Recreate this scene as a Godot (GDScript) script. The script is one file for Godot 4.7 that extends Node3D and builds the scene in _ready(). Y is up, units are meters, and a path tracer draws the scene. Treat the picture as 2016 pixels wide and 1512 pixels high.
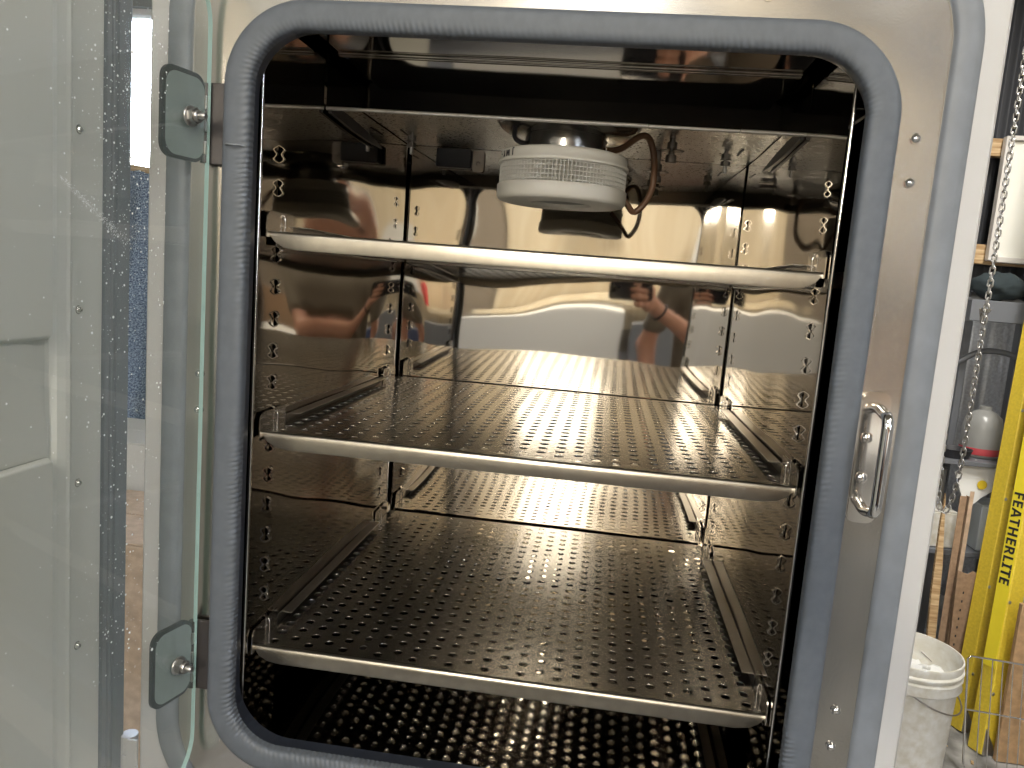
extends Node3D
# ------------------------------------------------------------------ shapes
class Sh:
	var v := PackedVector3Array()
	var n := PackedVector3Array()
	var t := PackedVector2Array()
	var ix := PackedInt32Array()
	func vert(p: Vector3, nn: Vector3, uv := Vector2.ZERO) -> int:
		v.append(p); n.append(nn); t.append(uv)
		return v.size() - 1
	func tri(a: int, b: int, c: int) -> void:
		var g := (v[b] - v[a]).cross(v[c] - v[a])
		if g.dot(n[a] + n[b] + n[c]) > 0.0:
			ix.append(a); ix.append(c); ix.append(b)
		else:
			ix.append(a); ix.append(b); ix.append(c)
	func quad(a: Vector3, b: Vector3, c: Vector3, d: Vector3, out := Vector3.ZERO) -> void:
		var g := (b - a).cross(c - a)
		if g.length_squared() < 1e-16:
			g = (c - a).cross(d - a)
		g = g.normalized()
		if out != Vector3.ZERO and g.dot(out) < 0.0:
			g = -g
		var u := (b - a).length()
		var w := (d - a).length()
		var i := vert(a, g, Vector2(0, 0))
		vert(b, g, Vector2(u, 0)); vert(c, g, Vector2(u, w)); vert(d, g, Vector2(0, w))
		tri(i, i + 1, i + 2); tri(i, i + 2, i + 3)
	# box with chamfered edges, in the frame xf
	func box(c: Vector3, s: Vector3, bev := 0.0, xf := Transform3D.IDENTITY) -> void:
		var h := s * 0.5
		var b: float = min(bev, 0.45 * min(s.x, min(s.y, s.z)))
		var ax := [Vector3.RIGHT, Vector3.UP, Vector3.BACK]
		for k in 3:
			for sg in [-1.0, 1.0]:
				var nn: Vector3 = ax[k] * sg
				var u: Vector3 = ax[(k + 1) % 3]
				var w: Vector3 = ax[(k + 2) % 3]
				var hu: float = h[(k + 1) % 3] - b
				var hw: float = h[(k + 2) % 3] - b
				var o: Vector3 = c + nn * h[k]
				quad(xf * (o - u * hu - w * hw), xf * (o + u * hu - w * hw), xf * (o + u * hu + w * hw), xf * (o - u * hu + w * hw), xf.basis * nn)
		if b <= 0.0:
			return
		for k in 3:
			var i1 := (k + 1) % 3
			var i2 := (k + 2) % 3
			for s1 in [-1.0, 1.0]:
				for s2 in [-1.0, 1.0]:
					var n1: Vector3 = ax[i1] * s1
					var n2: Vector3 = ax[i2] * s2
					var e: Vector3 = ax[k] * (h[k] - b)
					var p1: Vector3 = c + n1 * h[i1] + n2 * (h[i2] - b)
					var p2: Vector3 = c + n1 * (h[i1] - b) + n2 * h[i2]
					var i := vert(xf * (p1 - e), xf.basis * n1)
					vert(xf * (p1 + e), xf.basis * n1); vert(xf * (p2 + e), xf.basis * n2); vert(xf * (p2 - e), xf.basis * n2)
					tri(i, i + 1, i + 2); tri(i, i + 2, i + 3)
		for sx in [-1.0, 1.0]:
			for sy in [-1.0, 1.0]:
				for sz in [-1.0, 1.0]:
					var q := Vector3(sx, sy, sz)
					var i := vert(xf * (c + q * (h - Vector3(0, b, b))), xf.basis * Vector3(sx, 0, 0))
					vert(xf * (c + q * (h - Vector3(b, 0, b))), xf.basis * Vector3(0, sy, 0)); vert(xf * (c + q * (h - Vector3(b, b, 0))), xf.basis * Vector3(0, 0, sz))
					tri(i, i + 1, i + 2)
	# surface of revolution round xf's y axis; prof: Vector2(radius, height); a repeated point makes a hard edge
	func lathe(prof: Array, seg: int, xf := Transform3D.IDENTITY) -> void:
		for k in prof.size() - 1:
			var a: Vector2 = prof[k]
			var b: Vector2 = prof[k + 1]
			if a.distance_to(b) < 1e-7:
				continue
			var nn := Vector2(b.y - a.y, a.x - b.x).normalized()
			var na := nn
			var nb := nn
			if k > 0 and (prof[k - 1] as Vector2).distance_to(a) > 1e-7:
				var z: Vector2 = prof[k - 1]
				var m := Vector2(a.y - z.y, z.x - a.x).normalized()
				if m.dot(nn) > 0.5:
					na = (m + nn).normalized()
			if k + 2 < prof.size() and (prof[k + 2] as Vector2).distance_to(b) > 1e-7:
				var z: Vector2 = prof[k + 2]
				var m := Vector2(z.y - b.y, b.x - z.x).normalized()
				if m.dot(nn) > 0.5:
					nb = (m + nn).normalized()
			var i0 := v.size()
			for s in seg + 1:
				var th := TAU * s / seg
				var d := Vector3(cos(th), 0, sin(th))
				vert(xf * (d * a.x + Vector3(0, a.y, 0)), (xf.basis * (d * na.x + Vector3(0, na.y, 0))).normalized(), Vector2(float(s) / seg, a.y))
				vert(xf * (d * b.x + Vector3(0, b.y, 0)), (xf.basis * (d * nb.x + Vector3(0, nb.y, 0))).normalized(), Vector2(float(s) / seg, b.y))
			for s in seg:
				var i := i0 + 2 * s
				if a.x > 1e-7:
					tri(i, i + 1, i + 2)
				if b.x > 1e-7:
					tri(i + 1, i + 3, i + 2)
	# round tube along points
	func tube(pts: Array, r: float, seg := 8, closed := false, caps := true) -> void:
		var m := pts.size()
		var up := Vector3.UP
		var rings := []
		var prev := Vector3.ZERO
		for k in m:
			var a: Vector3 = pts[(k - 1 + m) % m] if (closed or k > 0) else pts[k]
			var b: Vector3 = pts[(k + 1) % m] if (closed or k < m - 1) else pts[k]
			var d := (b - a).normalized()
			if prev == Vector3.ZERO:
				prev = d.cross(up) if absf(d.dot(up)) < 0.9 else d.cross(Vector3.RIGHT)
			prev = (prev - d * prev.dot(d)).normalized()
			var w := d.cross(prev)
			var i0 := v.size()
			rings.append(i0)
			for s in seg:
				var th := TAU * s / seg
				var nn := prev * cos(th) + w * sin(th)
				vert(pts[k] + nn * r, nn, Vector2(float(s) / seg, k * 0.02))
		for k in (m if closed else m - 1):
			var a: int = rings[k]
			var b: int = rings[(k + 1) % m]
			for s in seg:
				var s2 := (s + 1) % seg
				tri(a + s, b + s, a + s2); tri(a + s2, b + s, b + s2)
		if caps and not closed:
			for e in [0, m - 1]:
				var q: Vector3 = pts[e]
				var d: Vector3 = (q - (pts[1] if e == 0 else pts[m - 2])).normalized()
				var c := vert(q, d)
				var first := v.size()
				for s in seg:
					vert(v[rings[e] + s], d)
				for s in seg:
					tri(c, first + s, first + (s + 1) % seg)
	# extruded polygon: outline in the frame's xy plane, from z0 to z1
	func prism(poly: PackedVector2Array, z0: float, z1: float, xf := Transform3D.IDENTITY, smooth := false) -> void:
		var f := Geometry2D.triangulate_polygon(poly)
		for z in [z0, z1]:
			var nn := xf.basis * Vector3(0, 0, signf(z - (z0 + z1) * 0.5))
			var i0 := v.size()
			for p in poly:
				vert(xf * Vector3(p.x, p.y, z), nn, p)
			for k in range(0, f.size(), 3):
				tri(i0 + f[k], i0 + f[k + 1], i0 + f[k + 2])
		var m := poly.size()
		var cw := 1.0 if Geometry2D.is_polygon_clockwise(poly) else -1.0
		for k in m:
			var a := poly[k]
			var b := poly[(k + 1) % m]
			var e := Vector2(-(b - a).y, (b - a).x).normalized() * cw
			var na := e
			var nb := e
			if smooth:
				var z := poly[(k - 1 + m) % m]
				var y := poly[(k + 2) % m]
				var ea := Vector2(-(a - z).y, (a - z).x).normalized() * cw
				var eb := Vector2(-(y - b).y, (y - b).x).normalized() * cw
				if ea.dot(e) > 0.6: na = (ea + e).normalized()
				if eb.dot(e) > 0.6: nb = (eb + e).normalized()
			var A := (xf.basis * Vector3(na.x, na.y, 0)).normalized()
			var B := (xf.basis * Vector3(nb.x, nb.y, 0)).normalized()
			var i := vert(xf * Vector3(a.x, a.y, z0), A, Vector2(0, 0))
			vert(xf * Vector3(b.x, b.y, z0), B, Vector2(a.distance_to(b), 0)); vert(xf * Vector3(b.x, b.y, z1), B, Vector2(a.distance_to(b), z1 - z0)); vert(xf * Vector3(a.x, a.y, z1), A, Vector2(0, z1 - z0))
			tri(i, i + 1, i + 2); tri(i, i + 2, i + 3)
	# smooth grid: f(i, j) -> Vector3 for i in 0..nu, j in 0..nv
	func grid(nu: int, nv: int, f: Callable, out := Vector3.ZERO, uvs := Vector2.ONE) -> void:
		var P := []
		for j in nv + 1:
			for i in nu + 1:
				P.append(f.call(i, j))
		var i0 := v.size()
		var sg := 0.0
		for j in nv + 1:
			for i in nu + 1:
				var du: Vector3 = P[j * (nu + 1) + min(i + 1, nu)] - P[j * (nu + 1) + max(i - 1, 0)]
				var dv: Vector3 = P[min(j + 1, nv) * (nu + 1) + i] - P[max(j - 1, 0) * (nu + 1) + i]
				var g := du.cross(dv).normalized()
				if out != Vector3.ZERO and g.dot(out) < 0.0:
					g = -g
				vert(P[j * (nu + 1) + i], g, Vector2(float(i) / nu, float(j) / nv) * uvs)
		for j in nv:
			for i in nu:
				var a := i0 + j * (nu + 1) + i
				tri(a, a + 1, a + nu + 2); tri(a, a + nu + 2, a + nu + 1)
	# bands through loops of equal length; hard = do not smooth between bands
	func bands(loops: Array, closed := true, hard := false) -> void:
		var m: int = loops[0].size()
		var L := loops.size()
		var cent := Vector3.ZERO
		var nm := []
		for k in L:
			var row := PackedVector3Array()
			for s in m:
				var a: Vector3 = loops[k][(s + 1) % m] if (closed or s < m - 1) else loops[k][s]
				var b: Vector3 = loops[k][(s - 1 + m) % m] if (closed or s > 0) else loops[k][s]
				var c: Vector3 = loops[min(k + 1, L - 1)][s]
				var d: Vector3 = loops[max(k - 1, 0)][s]
				row.append((a - b).cross(c - d).normalized())
			nm.append(row)
		if not hard:
			var i0 := v.size()
			for k in L:
				for s in m:
					var p: Vector3 = loops[k][s]
					vert(p, nm[k][s], Vector2(p.x, p.y))
			for k in L - 1:
				for s in (m if closed else m - 1):
					var s2 := (s + 1) % m
					tri(i0 + k * m + s, i0 + k * m + s2, i0 + (k + 1) * m + s2)
					tri(i0 + k * m + s, i0 + (k + 1) * m + s2, i0 + (k + 1) * m + s)
		else:
			for k in L - 1:
				for s in (m if closed else m - 1):
					var s2 := (s + 1) % m
					quad(loops[k][s], loops[k][s2], loops[k + 1][s2], loops[k + 1][s])
	# turn every normal towards out, and the faces with them
	func orient(out: Vector3) -> void:
		for k in n.size():
			if n[k].dot(out) < 0.0: n[k] = -n[k]
		var old := ix
		ix = PackedInt32Array()
		for k in range(0, old.size(), 3):
			tri(old[k], old[k + 1], old[k + 2])
	func mesh(m: Material) -> ArrayMesh:
		var a := []
		a.resize(Mesh.ARRAY_MAX)
		a[Mesh.ARRAY_VERTEX] = v; a[Mesh.ARRAY_NORMAL] = n; a[Mesh.ARRAY_TEX_UV] = t; a[Mesh.ARRAY_INDEX] = ix
		var am := ArrayMesh.new()
		am.add_surface_from_arrays(Mesh.PRIMITIVE_TRIANGLES, a)
		am.surface_set_material(0, m)
		return am

# ------------------------------------------------------------------ objects
var used := {}
func numbered(called: String) -> String:
	used[called] = used.get(called, -1) + 1
	return called if used[called] == 0 else "%s_%03d" % [called, used[called]]

func thing(called: String, label: String, category: String, base: Vector3, group := "") -> Node3D:
	var o := Node3D.new()
	o.name = numbered(called)
	add_child(o)
	o.position = base
	tag(o, label, category, group)
	return o

func tag(o: Node3D, label: String, category: String, group := "", kind := "") -> void:
	if label: o.set_meta("label", label)
	if category: o.set_meta("category", category)
	if group: o.set_meta("group", group)
	if kind: o.set_meta("kind", kind)

# a part given in world coordinates
func part(called: String, sh: Sh, m: Material, parent: Node3D, label := "") -> MeshInstance3D:
	var o := MeshInstance3D.new()
	o.name = called
	o.mesh = sh.mesh(m)
	parent.add_child(o, true)
	var off := Vector3.ZERO
	var p: Node = parent
	while p is Node3D and p != self:
		off += p.position
		p = p.get_parent()
	o.position = -off
	if label: o.set_meta("label", label)
	return o

func put_mesh(called: String, me: Mesh, xf: Transform3D, parent: Node3D) -> MeshInstance3D:
	var o := MeshInstance3D.new()
	o.name = called
	o.mesh = me
	parent.add_child(o, true)
	var off := Vector3.ZERO
	var p: Node = parent
	while p is Node3D and p != self:
		off += p.position
		p = p.get_parent()
	o.transform = Transform3D(xf.basis, xf.origin - off)
	return o

func single(called: String, sh: Sh, m: Material, label: String, category: String, group := "", kind := "") -> MeshInstance3D:
	var o := MeshInstance3D.new()
	o.name = numbered(called)
	var lo := Vector3.INF
	var hi := -Vector3.INF
	for q in sh.v:
		lo = lo.min(q); hi = hi.max(q)
	var base := Vector3((lo.x + hi.x) * 0.5, lo.y, (lo.z + hi.z) * 0.5)
	for k in sh.v.size():
		sh.v[k] -= base
	o.mesh = sh.mesh(m)
	add_child(o)
	o.position = base
	tag(o, label, category, group, kind)
	return o

func struct(called: String, sh: Sh, m: Material) -> MeshInstance3D:
	return single(called, sh, m, "", "", "", "structure")

# ------------------------------------------------------------------ materials
var M := {}
func noise_tex(freq: float, lo: Color, hi: Color, size := 512, seed_ := 1, oct := 4, stretch := Vector2i(1, 1), pts := []) -> ImageTexture:
	var fn := FastNoiseLite.new()
	fn.seed = seed_
	fn.frequency = freq
	fn.noise_type = FastNoiseLite.TYPE_SIMPLEX_SMOOTH
	fn.fractal_octaves = oct
	var w := size / stretch.x
	var h := size / stretch.y
	var im := fn.get_seamless_image(w, h)
	im.convert(Image.FORMAT_RGB8)
	var g := Gradient.new()
	g.colors = PackedColorArray([lo, hi])
	g.offsets = PackedFloat32Array([0.15, 0.85])
	for p in pts:
		g.add_point(p[0], p[1])
	for y in h:
		for x in w:
			im.set_pixel(x, y, g.sample(im.get_pixel(x, y).r))
	if stretch != Vector2i(1, 1):
		im.resize(size, size, Image.INTERPOLATE_CUBIC)
	return ImageTexture.create_from_image(im)

func normal_tex(freq: float, strength: float) -> ImageTexture:
	var fn := FastNoiseLite.new()
	fn.seed = 17
	fn.frequency = freq
	fn.fractal_octaves = 2
	var im := fn.get_seamless_image(512, 512)
	im.convert(Image.FORMAT_RGBA8)
	im.bump_map_to_normal_map(strength)
	return ImageTexture.create_from_image(im)

func lin(r: float, g: float, b: float) -> Color:
	return Color(r, g, b).linear_to_srgb()

func mat(called: String, c: Color, rough := 0.6, metal := 0.0, spec := 0.5) -> StandardMaterial3D:
	var m := StandardMaterial3D.new()
	m.resource_name = called
	m.albedo_color = c
	m.roughness = rough
	m.metallic = metal
	m.metallic_specular = spec
	M[called] = m
	return m

func tri_map(m: StandardMaterial3D, scale: Vector3) -> void:
	m.uv1_triplanar = true
	m.uv1_world_triplanar = true
	m.uv1_scale = scale

func make_materials() -> void:
	var grey := func(x: float) -> Color: return Color(x, x, x)
	var blotch := noise_tex(0.012, grey.call(0.93), Color.WHITE, 512, 3, 5)
	var fine := noise_tex(0.09, grey.call(0.80), Color.WHITE, 512, 5, 3)
	var rough_fine := noise_tex(0.05, grey.call(0.55), Color.WHITE, 512, 8, 5)
	var brush := noise_tex(0.35, grey.call(0.8), Color.WHITE, 512, 9, 2, Vector2i(32, 1))
	var bumpy := noise_tex(0.12, Color.BLACK, Color.WHITE, 512, 12, 4)
	# polished chamber sheet
	var p := mat("polished_steel", lin(0.565, 0.53, 0.475), 0.09, 1.0)
	p.roughness = 0.04
	# satin shelf steel
	var s := mat("shelf_steel", lin(0.45, 0.43, 0.395), 0.2, 1.0)
	var lipm := mat("lip_steel", lin(0.44, 0.40, 0.33), 0.32, 1.0)
	lipm.albedo_texture = blotch
	tri_map(lipm, Vector3(6, 6, 6))
	# brushed front face
	var b := mat("brushed_steel", lin(0.58, 0.555, 0.515), 0.2, 1.0)
	b.anisotropy_enabled = true
	b.anisotropy = 0.4
	b.normal_enabled = true
	b.normal_texture = normal_tex(0.006, 6.0)
	b.normal_scale = 0.25
	b.uv1_scale = Vector3(1.6, 1.6, 1)
	var cp := mat("ceiling_plate_steel", lin(0.62, 0.60, 0.565), 0.42, 1.0)
	cp.roughness_texture = rough_fine
	tri_map(cp, Vector3(5, 5, 5))
	mat("dark_arm", lin(0.045, 0.04, 0.038), 0.4, 0.4)
	mat("collar_steel", lin(0.66, 0.65, 0.63), 0.22, 1.0)
	mat("rail_steel", lin(0.42, 0.39, 0.35), 0.3, 1.0)
	mat("filter_disc", lin(0.36, 0.355, 0.32), 0.6)
	mat("edge_steel", lin(0.72, 0.70, 0.66), 0.5, 1.0)
	mat("plate_steel", lin(0.70, 0.67, 0.63), 0.13, 1.0)
	mat("chrome", lin(0.78, 0.77, 0.75), 0.07, 1.0)
	mat("zinc", lin(0.44, 0.43, 0.415), 0.33, 1.0)
	mat("dull_steel", lin(0.36, 0.33, 0.3), 0.45, 1.0)
	mat("dark_navy", lin(0.02, 0.024, 0.034), 0.35)  # carries the painted dark of the throat; also colours the box and drawers
	var gk := mat("gasket_rubber", lin(0.086, 0.097, 0.112), 0.56)
	gk.albedo_texture = blotch
	tri_map(gk, Vector3(9, 9, 9))
	var sl := mat("seal_vinyl", lin(0.165, 0.178, 0.192), 0.5)
	sl.albedo_texture = blotch
	tri_map(sl, Vector3(5, 5, 5))
	var pt := mat("cabinet_paint", lin(0.425, 0.415, 0.395), 0.42)
	var dp := mat("door_plastic", lin(0.545, 0.55, 0.51), 0.45)
	mat("door_seal", lin(0.19, 0.20, 0.215), 0.5)
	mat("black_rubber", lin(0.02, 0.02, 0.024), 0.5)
	var gl := mat("pane_glass", Color(0.80, 0.90, 0.86, 0.035), 0.02)
	gl.transparency = BaseMaterial3D.TRANSPARENCY_ALPHA
	mat("glass_edge", lin(0.28, 0.41, 0.385), 0.2)
	mat("green_pad", lin(0.20, 0.235, 0.228), 0.35)
	mat("water_spot", lin(0.80, 0.82, 0.84), 0.5)
	# filter
	mat("filter_plastic", lin(0.72, 0.70, 0.63), 0.5)
	mat("filter_paper", lin(0.66, 0.65, 0.6), 0.8)
	mat("filter_mesh", lin(0.62, 0.61, 0.57), 0.5)
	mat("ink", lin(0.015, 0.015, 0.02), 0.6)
	mat("brown_hose", lin(0.16, 0.085, 0.045), 0.4)
	mat("amber_glass", lin(0.2, 0.1, 0.06), 0.2)
	# garage
	var fl := mat("concrete", lin(0.40, 0.39, 0.37), 0.7)
	fl.albedo_texture = noise_tex(0.02, grey.call(0.55), Color.WHITE, 512, 21, 6)
	tri_map(fl, Vector3(0.7, 0.7, 0.7))
	mat("ceiling_board", lin(0.22, 0.21, 0.19), 0.9)
	var ply := mat("plywood", lin(0.78, 0.68, 0.50), 0.6)
	ply.albedo_texture = noise_tex(0.03, Color(0.93, 0.91, 0.88), Color.WHITE, 512, 31, 4, Vector2i(1, 16))
	tri_map(ply, Vector3(1.2, 1.2, 1.2))
	var pine := mat("pine", lin(0.62, 0.46, 0.27), 0.6)
	pine.albedo_texture = noise_tex(0.04, Color(0.74, 0.66, 0.56), Color.WHITE, 512, 33, 4, Vector2i(16, 1))
	tri_map(pine, Vector3(5, 5, 5))
	var cdb := mat("cardboard", lin(0.36, 0.235, 0.145), 0.85)
	cdb.albedo_texture = noise_tex(0.02, grey.call(0.87), Color.WHITE, 512, 35, 5)
	tri_map(cdb, Vector3(4, 4, 4))
	var galv := mat("galvanized", lin(0.46, 0.48, 0.51), 0.4, 0.6)
	galv.albedo_texture = noise_tex(0.04, grey.call(0.86), Color.WHITE, 512, 37, 3)
	tri_map(galv, Vector3(3, 3, 3))
	mat("black_wall", lin(0.028, 0.03, 0.036), 0.6)
	mat("wall_grey", lin(0.20, 0.20, 0.20), 0.8)
	var cd2 := mat("cardboard_pale", lin(0.55, 0.40, 0.28), 0.85)
	cd2.albedo_texture = cdb.albedo_texture
	tri_map(cd2, Vector3(3, 3, 3))
	mat("cream_wall", lin(0.30, 0.25, 0.19), 0.8)
	mat("white_panel", lin(0.80, 0.79, 0.72), 0.5)
	mat("pale_frame", lin(0.62, 0.59, 0.55), 0.5)
	mat("pale_blue", lin(0.60, 0.66, 0.70), 0.6)
	mat("plywood_raw", lin(0.50, 0.31, 0.155), 0.7)
	M.plywood_raw.albedo_texture = cdb.albedo_texture
	tri_map(M.plywood_raw, Vector3(3, 3, 3))
	mat("chrome_dark", lin(0.1, 0.1, 0.11), 0.1, 1.0)
	mat("white_paint", lin(0.74, 0.74, 0.72), 0.45)
	var wp := mat("white_plastic", lin(0.72, 0.71, 0.67), 0.5)
	wp.albedo_texture = noise_tex(0.012, Color(0.90, 0.88, 0.83), Color.WHITE, 512, 51, 6)
	tri_map(wp, Vector3(4, 4, 4))
	var yl := mat("yellow_fiberglass", lin(0.80, 0.60, 0.05), 0.45)
	yl.albedo_texture = noise_tex(0.03, Color(0.90, 0.89, 0.84), Color.WHITE, 512, 41, 5)
	tri_map(yl, Vector3(5, 5, 5))
	mat("yellow_label", lin(0.86, 0.70, 0.03), 0.5)
	mat("grey_beam", lin(0.17, 0.18, 0.20), 0.5, 0.3)
	mat("aluminium", lin(0.62, 0.63, 0.64), 0.4, 1.0)
	mat("teal_cloth", lin(0.02, 0.03, 0.034), 0.9)
	mat("dark_cloth", lin(0.03, 0.03, 0.035), 0.9)
	var bl := mat("blue_towel", lin(0.55, 0.66, 0.80), 0.95)
	bl.albedo_texture = noise_tex(0.09, Color(0.05, 0.12, 0.28), Color.WHITE, 256, 45, 5)
	tri_map(bl, Vector3(6, 6, 6))
	mat("plaster", lin(0.70, 0.70, 0.68), 0.8)
	var jug := mat("translucent_plastic", lin(0.27, 0.27, 0.26), 0.3)
	jug.backlight_enabled = true
	jug.backlight = Color(0.5, 0.5, 0.48)
	mat("red_label", lin(0.42, 0.05, 0.06), 0.5)
	mat("yellow_tag", lin(0.70, 0.50, 0.02), 0.6)
	mat("skin", lin(0.50, 0.26, 0.175), 0.5)
	M.skin.subsurf_scatter_enabled = true
	M.skin.subsurf_scatter_strength = 0.1
	mat("shirt", lin(0.17, 0.145, 0.11), 0.9)
	mat("jeans", lin(0.06, 0.085, 0.14), 0.9)
	mat("hair", lin(0.05, 0.03, 0.02), 0.6)
	mat("phone_back", lin(0.015, 0.015, 0.018), 0.25)
	mat("red_plastic", lin(0.45, 0.03, 0.03), 0.5)
	mat("teal_plastic", lin(0.04, 0.22, 0.26), 0.5)
	mat("navy_plastic", lin(0.03, 0.05, 0.12), 0.5)
	var lamp := mat("lamp_diffuser", Color(0.9, 0.9, 0.88), 0.6)
	lamp.emission_enabled = true
	lamp.emission = Color(1.0, 0.96, 0.88)
	lamp.emission_energy_multiplier = 6.0

# ------------------------------------------------------------------ outlines
# rounded rectangle; nc points a corner, ne extra points on each side; loops of equal nc, ne match point by point
func rrect(x0: float, x1: float, y0: float, y1: float, r: float, nc := 12, ne := 0) -> PackedVector2Array:
	var out := PackedVector2Array()
	var cs := [[Vector2(x1 - r, y1 - r), 0.0], [Vector2(x0 + r, y1 - r), PI / 2], [Vector2(x0 + r, y0 + r), PI], [Vector2(x1 - r, y0 + r), 1.5 * PI]]
	for k in 4:
		for i in nc + 1:
			var a: float = cs[k][1] + PI / 2 * i / nc
			out.append(cs[k][0] + Vector2(cos(a), sin(a)) * r)
		if ne:
			var a: float = cs[k][1] + PI / 2
			var p: Vector2 = cs[k][0] + Vector2(cos(a), sin(a)) * r
			var q: Vector2 = cs[(k + 1) % 4][0] + Vector2(cos(a), sin(a)) * r
			for i in ne:
				out.append(p.lerp(q, (i + 1.0) / (ne + 1.0)))
	return out

func at_z(l: PackedVector2Array, z: float) -> PackedVector3Array:
	var o := PackedVector3Array()
	for p in l:
		o.append(Vector3(p.x, p.y, z))
	return o

# frame whose y axis runs along d
func along(o: Vector3, d: Vector3) -> Transform3D:
	d = d.normalized()
	var x := d.cross(Vector3.BACK if absf(d.z) < 0.9 else Vector3.UP).normalized()
	return Transform3D(Basis(x, d, x.cross(d)), o)

func hexagon(r: float) -> PackedVector2Array:
	var o := PackedVector2Array()
	for k in 6:
		o.append(Vector2(cos(TAU * k / 6), sin(TAU * k / 6)) * r)
	return o

# ------------------------------------------------------------------ bowed and pierced sheet
func sv(sh: Sh, f: Callable, u: float, w: float, out: Vector3) -> int:
	var p: Vector3 = f.call(u, w)
	var e := 0.002
	var g: Vector3 = (f.call(u + e, w) - p).cross(f.call(u, w + e) - p).normalized()
	if g.dot(out) < 0.0: g = -g
	return sh.vert(p, g, Vector2(u, w))

func plain_cell(sh: Sh, f: Callable, u0: float, u1: float, w0: float, w1: float, out: Vector3, step := 0.02) -> void:
	var nu: int = max(1, int(ceil((u1 - u0) / step)))
	var nw: int = max(1, int(ceil((w1 - w0) / step)))
	var i0 := sh.v.size()
	for j in nw + 1:
		for i in nu + 1:
			sv(sh, f, lerpf(u0, u1, float(i) / nu), lerpf(w0, w1, float(j) / nw), out)
	for j in nw:
		for i in nu:
			var a := i0 + j * (nu + 1) + i
			sh.tri(a, a + 1, a + nu + 2); sh.tri(a, a + nu + 2, a + nu + 1)

func hole_cell(sh: Sh, f: Callable, r: Rect2, hole: PackedVector2Array, out: Vector3, depth := 0.0, rim := 0.0) -> void:
	var c := Vector2.ZERO
	for p in hole: c += p
	c /= hole.size()
	var edge := []
	var side := []
	for p in hole:
		var d := (p - c).normalized()
		var tx := INF
		var ty := INF
		if absf(d.x) > 1e-6: tx = ((r.end.x if d.x > 0 else r.position.x) - c.x) / d.x
		if absf(d.y) > 1e-6: ty = ((r.end.y if d.y > 0 else r.position.y) - c.y) / d.y
		edge.append(c + d * min(tx, ty))
		side.append((0 if d.x > 0 else 2) if tx < ty else (1 if d.y > 0 else 3))
	var m := hole.size()
	var A := PackedInt32Array()
	var B := PackedInt32Array()
	for k in m:
		A.append(sv(sh, f, hole[k].x, hole[k].y, out))
		B.append(sv(sh, f, edge[k].x, edge[k].y, out))
	for k in m:
		var k2 := (k + 1) % m
		sh.tri(A[k], B[k], B[k2]); sh.tri(A[k], B[k2], A[k2])
		if side[k] != side[k2]:
			var cx: float = r.end.x if (side[k] == 0 or side[k2] == 0) else r.position.x
			var cy: float = r.end.y if (side[k] == 1 or side[k2] == 1) else r.position.y
			var q := sv(sh, f, cx, cy, out)
			sh.tri(B[k], q, B[k2])
	if depth > 0.0:
		for k in m:
			var k2 := (k + 1) % m
			var a: Vector3 = f.call(hole[k].x, hole[k].y)
			var b: Vector3 = f.call(hole[k2].x, hole[k2].y)
			var cc: Vector3 = f.call(c.x, c.y)
			if rim > 0.0:
				# rolled edge of the punched hole
				var a1 := a + out * -rim + (cc - a).normalized() * rim
				var b1 := b + out * -rim + (cc - b).normalized() * rim
				var i := sh.vert(a, (out + (cc - a).normalized() * 0.2).normalized())
				sh.vert(b, (out + (cc - b).normalized() * 0.2).normalized()); sh.vert(b1, (cc - b).normalized()); sh.vert(a1, (cc - a).normalized())
				sh.tri(i, i + 1, i + 2); sh.tri(i, i + 2, i + 3)
				a = a1; b = b1
			sh.quad(a, b, b - out * depth, a - out * depth, cc - (a + b) * 0.5)

var bow_noise := FastNoiseLite.new()
func bow(u: float, w: float, k: float, amp: float, key: float) -> float:
	return amp * bow_noise.get_noise_3d(u * k, w * k, key)

const PITCH := 0.0335
const YT := 0.2005
const DEEP := -0.541
const SHELF_Y := [0.1224, -0.0820, -0.3169]

func keyhole(z: float, y: float) -> PackedVector2Array:
	var o := PackedVector2Array()
	for q in [[0.0, 0.0082], [0.003, 0.0080], [0.0048, 0.0064], [0.0048, 0.0040], [0.0036, 0.002], [0.0034, -0.001], [0.0040, -0.004], [0.0040, -0.006], [0.0024, -0.0078], [0.0, -0.0083]]:
		o.append(Vector2(z + q[0] * 1.45, y + q[1]))
	for q in [[-0.0024, -0.0078], [-0.0040, -0.006], [-0.0040, -0.004], [-0.0034, -0.001], [-0.0036, 0.002], [-0.0048, 0.0040], [-0.0048, 0.0064], [-0.003, 0.0080]]:
		o.append(Vector2(z + q[0] * 1.45, y + q[1]))
	return o

func screw(p: Vector3, d: Vector3, r: float, h: float, m: Material, parent: Node3D, slot := true) -> MeshInstance3D:
	var s := Sh.new()
	var xf := along(p, d)
	s.lathe([Vector2(r * 1.25, 0), Vector2(r * 1.25, h * 0.18), Vector2(r * 1.02, h * 0.2), Vector2(r, h * 0.3), Vector2(r * 0.93, h * 0.6), Vector2(r * 0.72, h * 0.85), Vector2(r * 0.3, h), Vector2(r * 0.3, h), Vector2(r * 0.28, h * 0.72), Vector2(0, h * 0.68)], 20, xf)
	return part("screw", s, m, parent)

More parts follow.
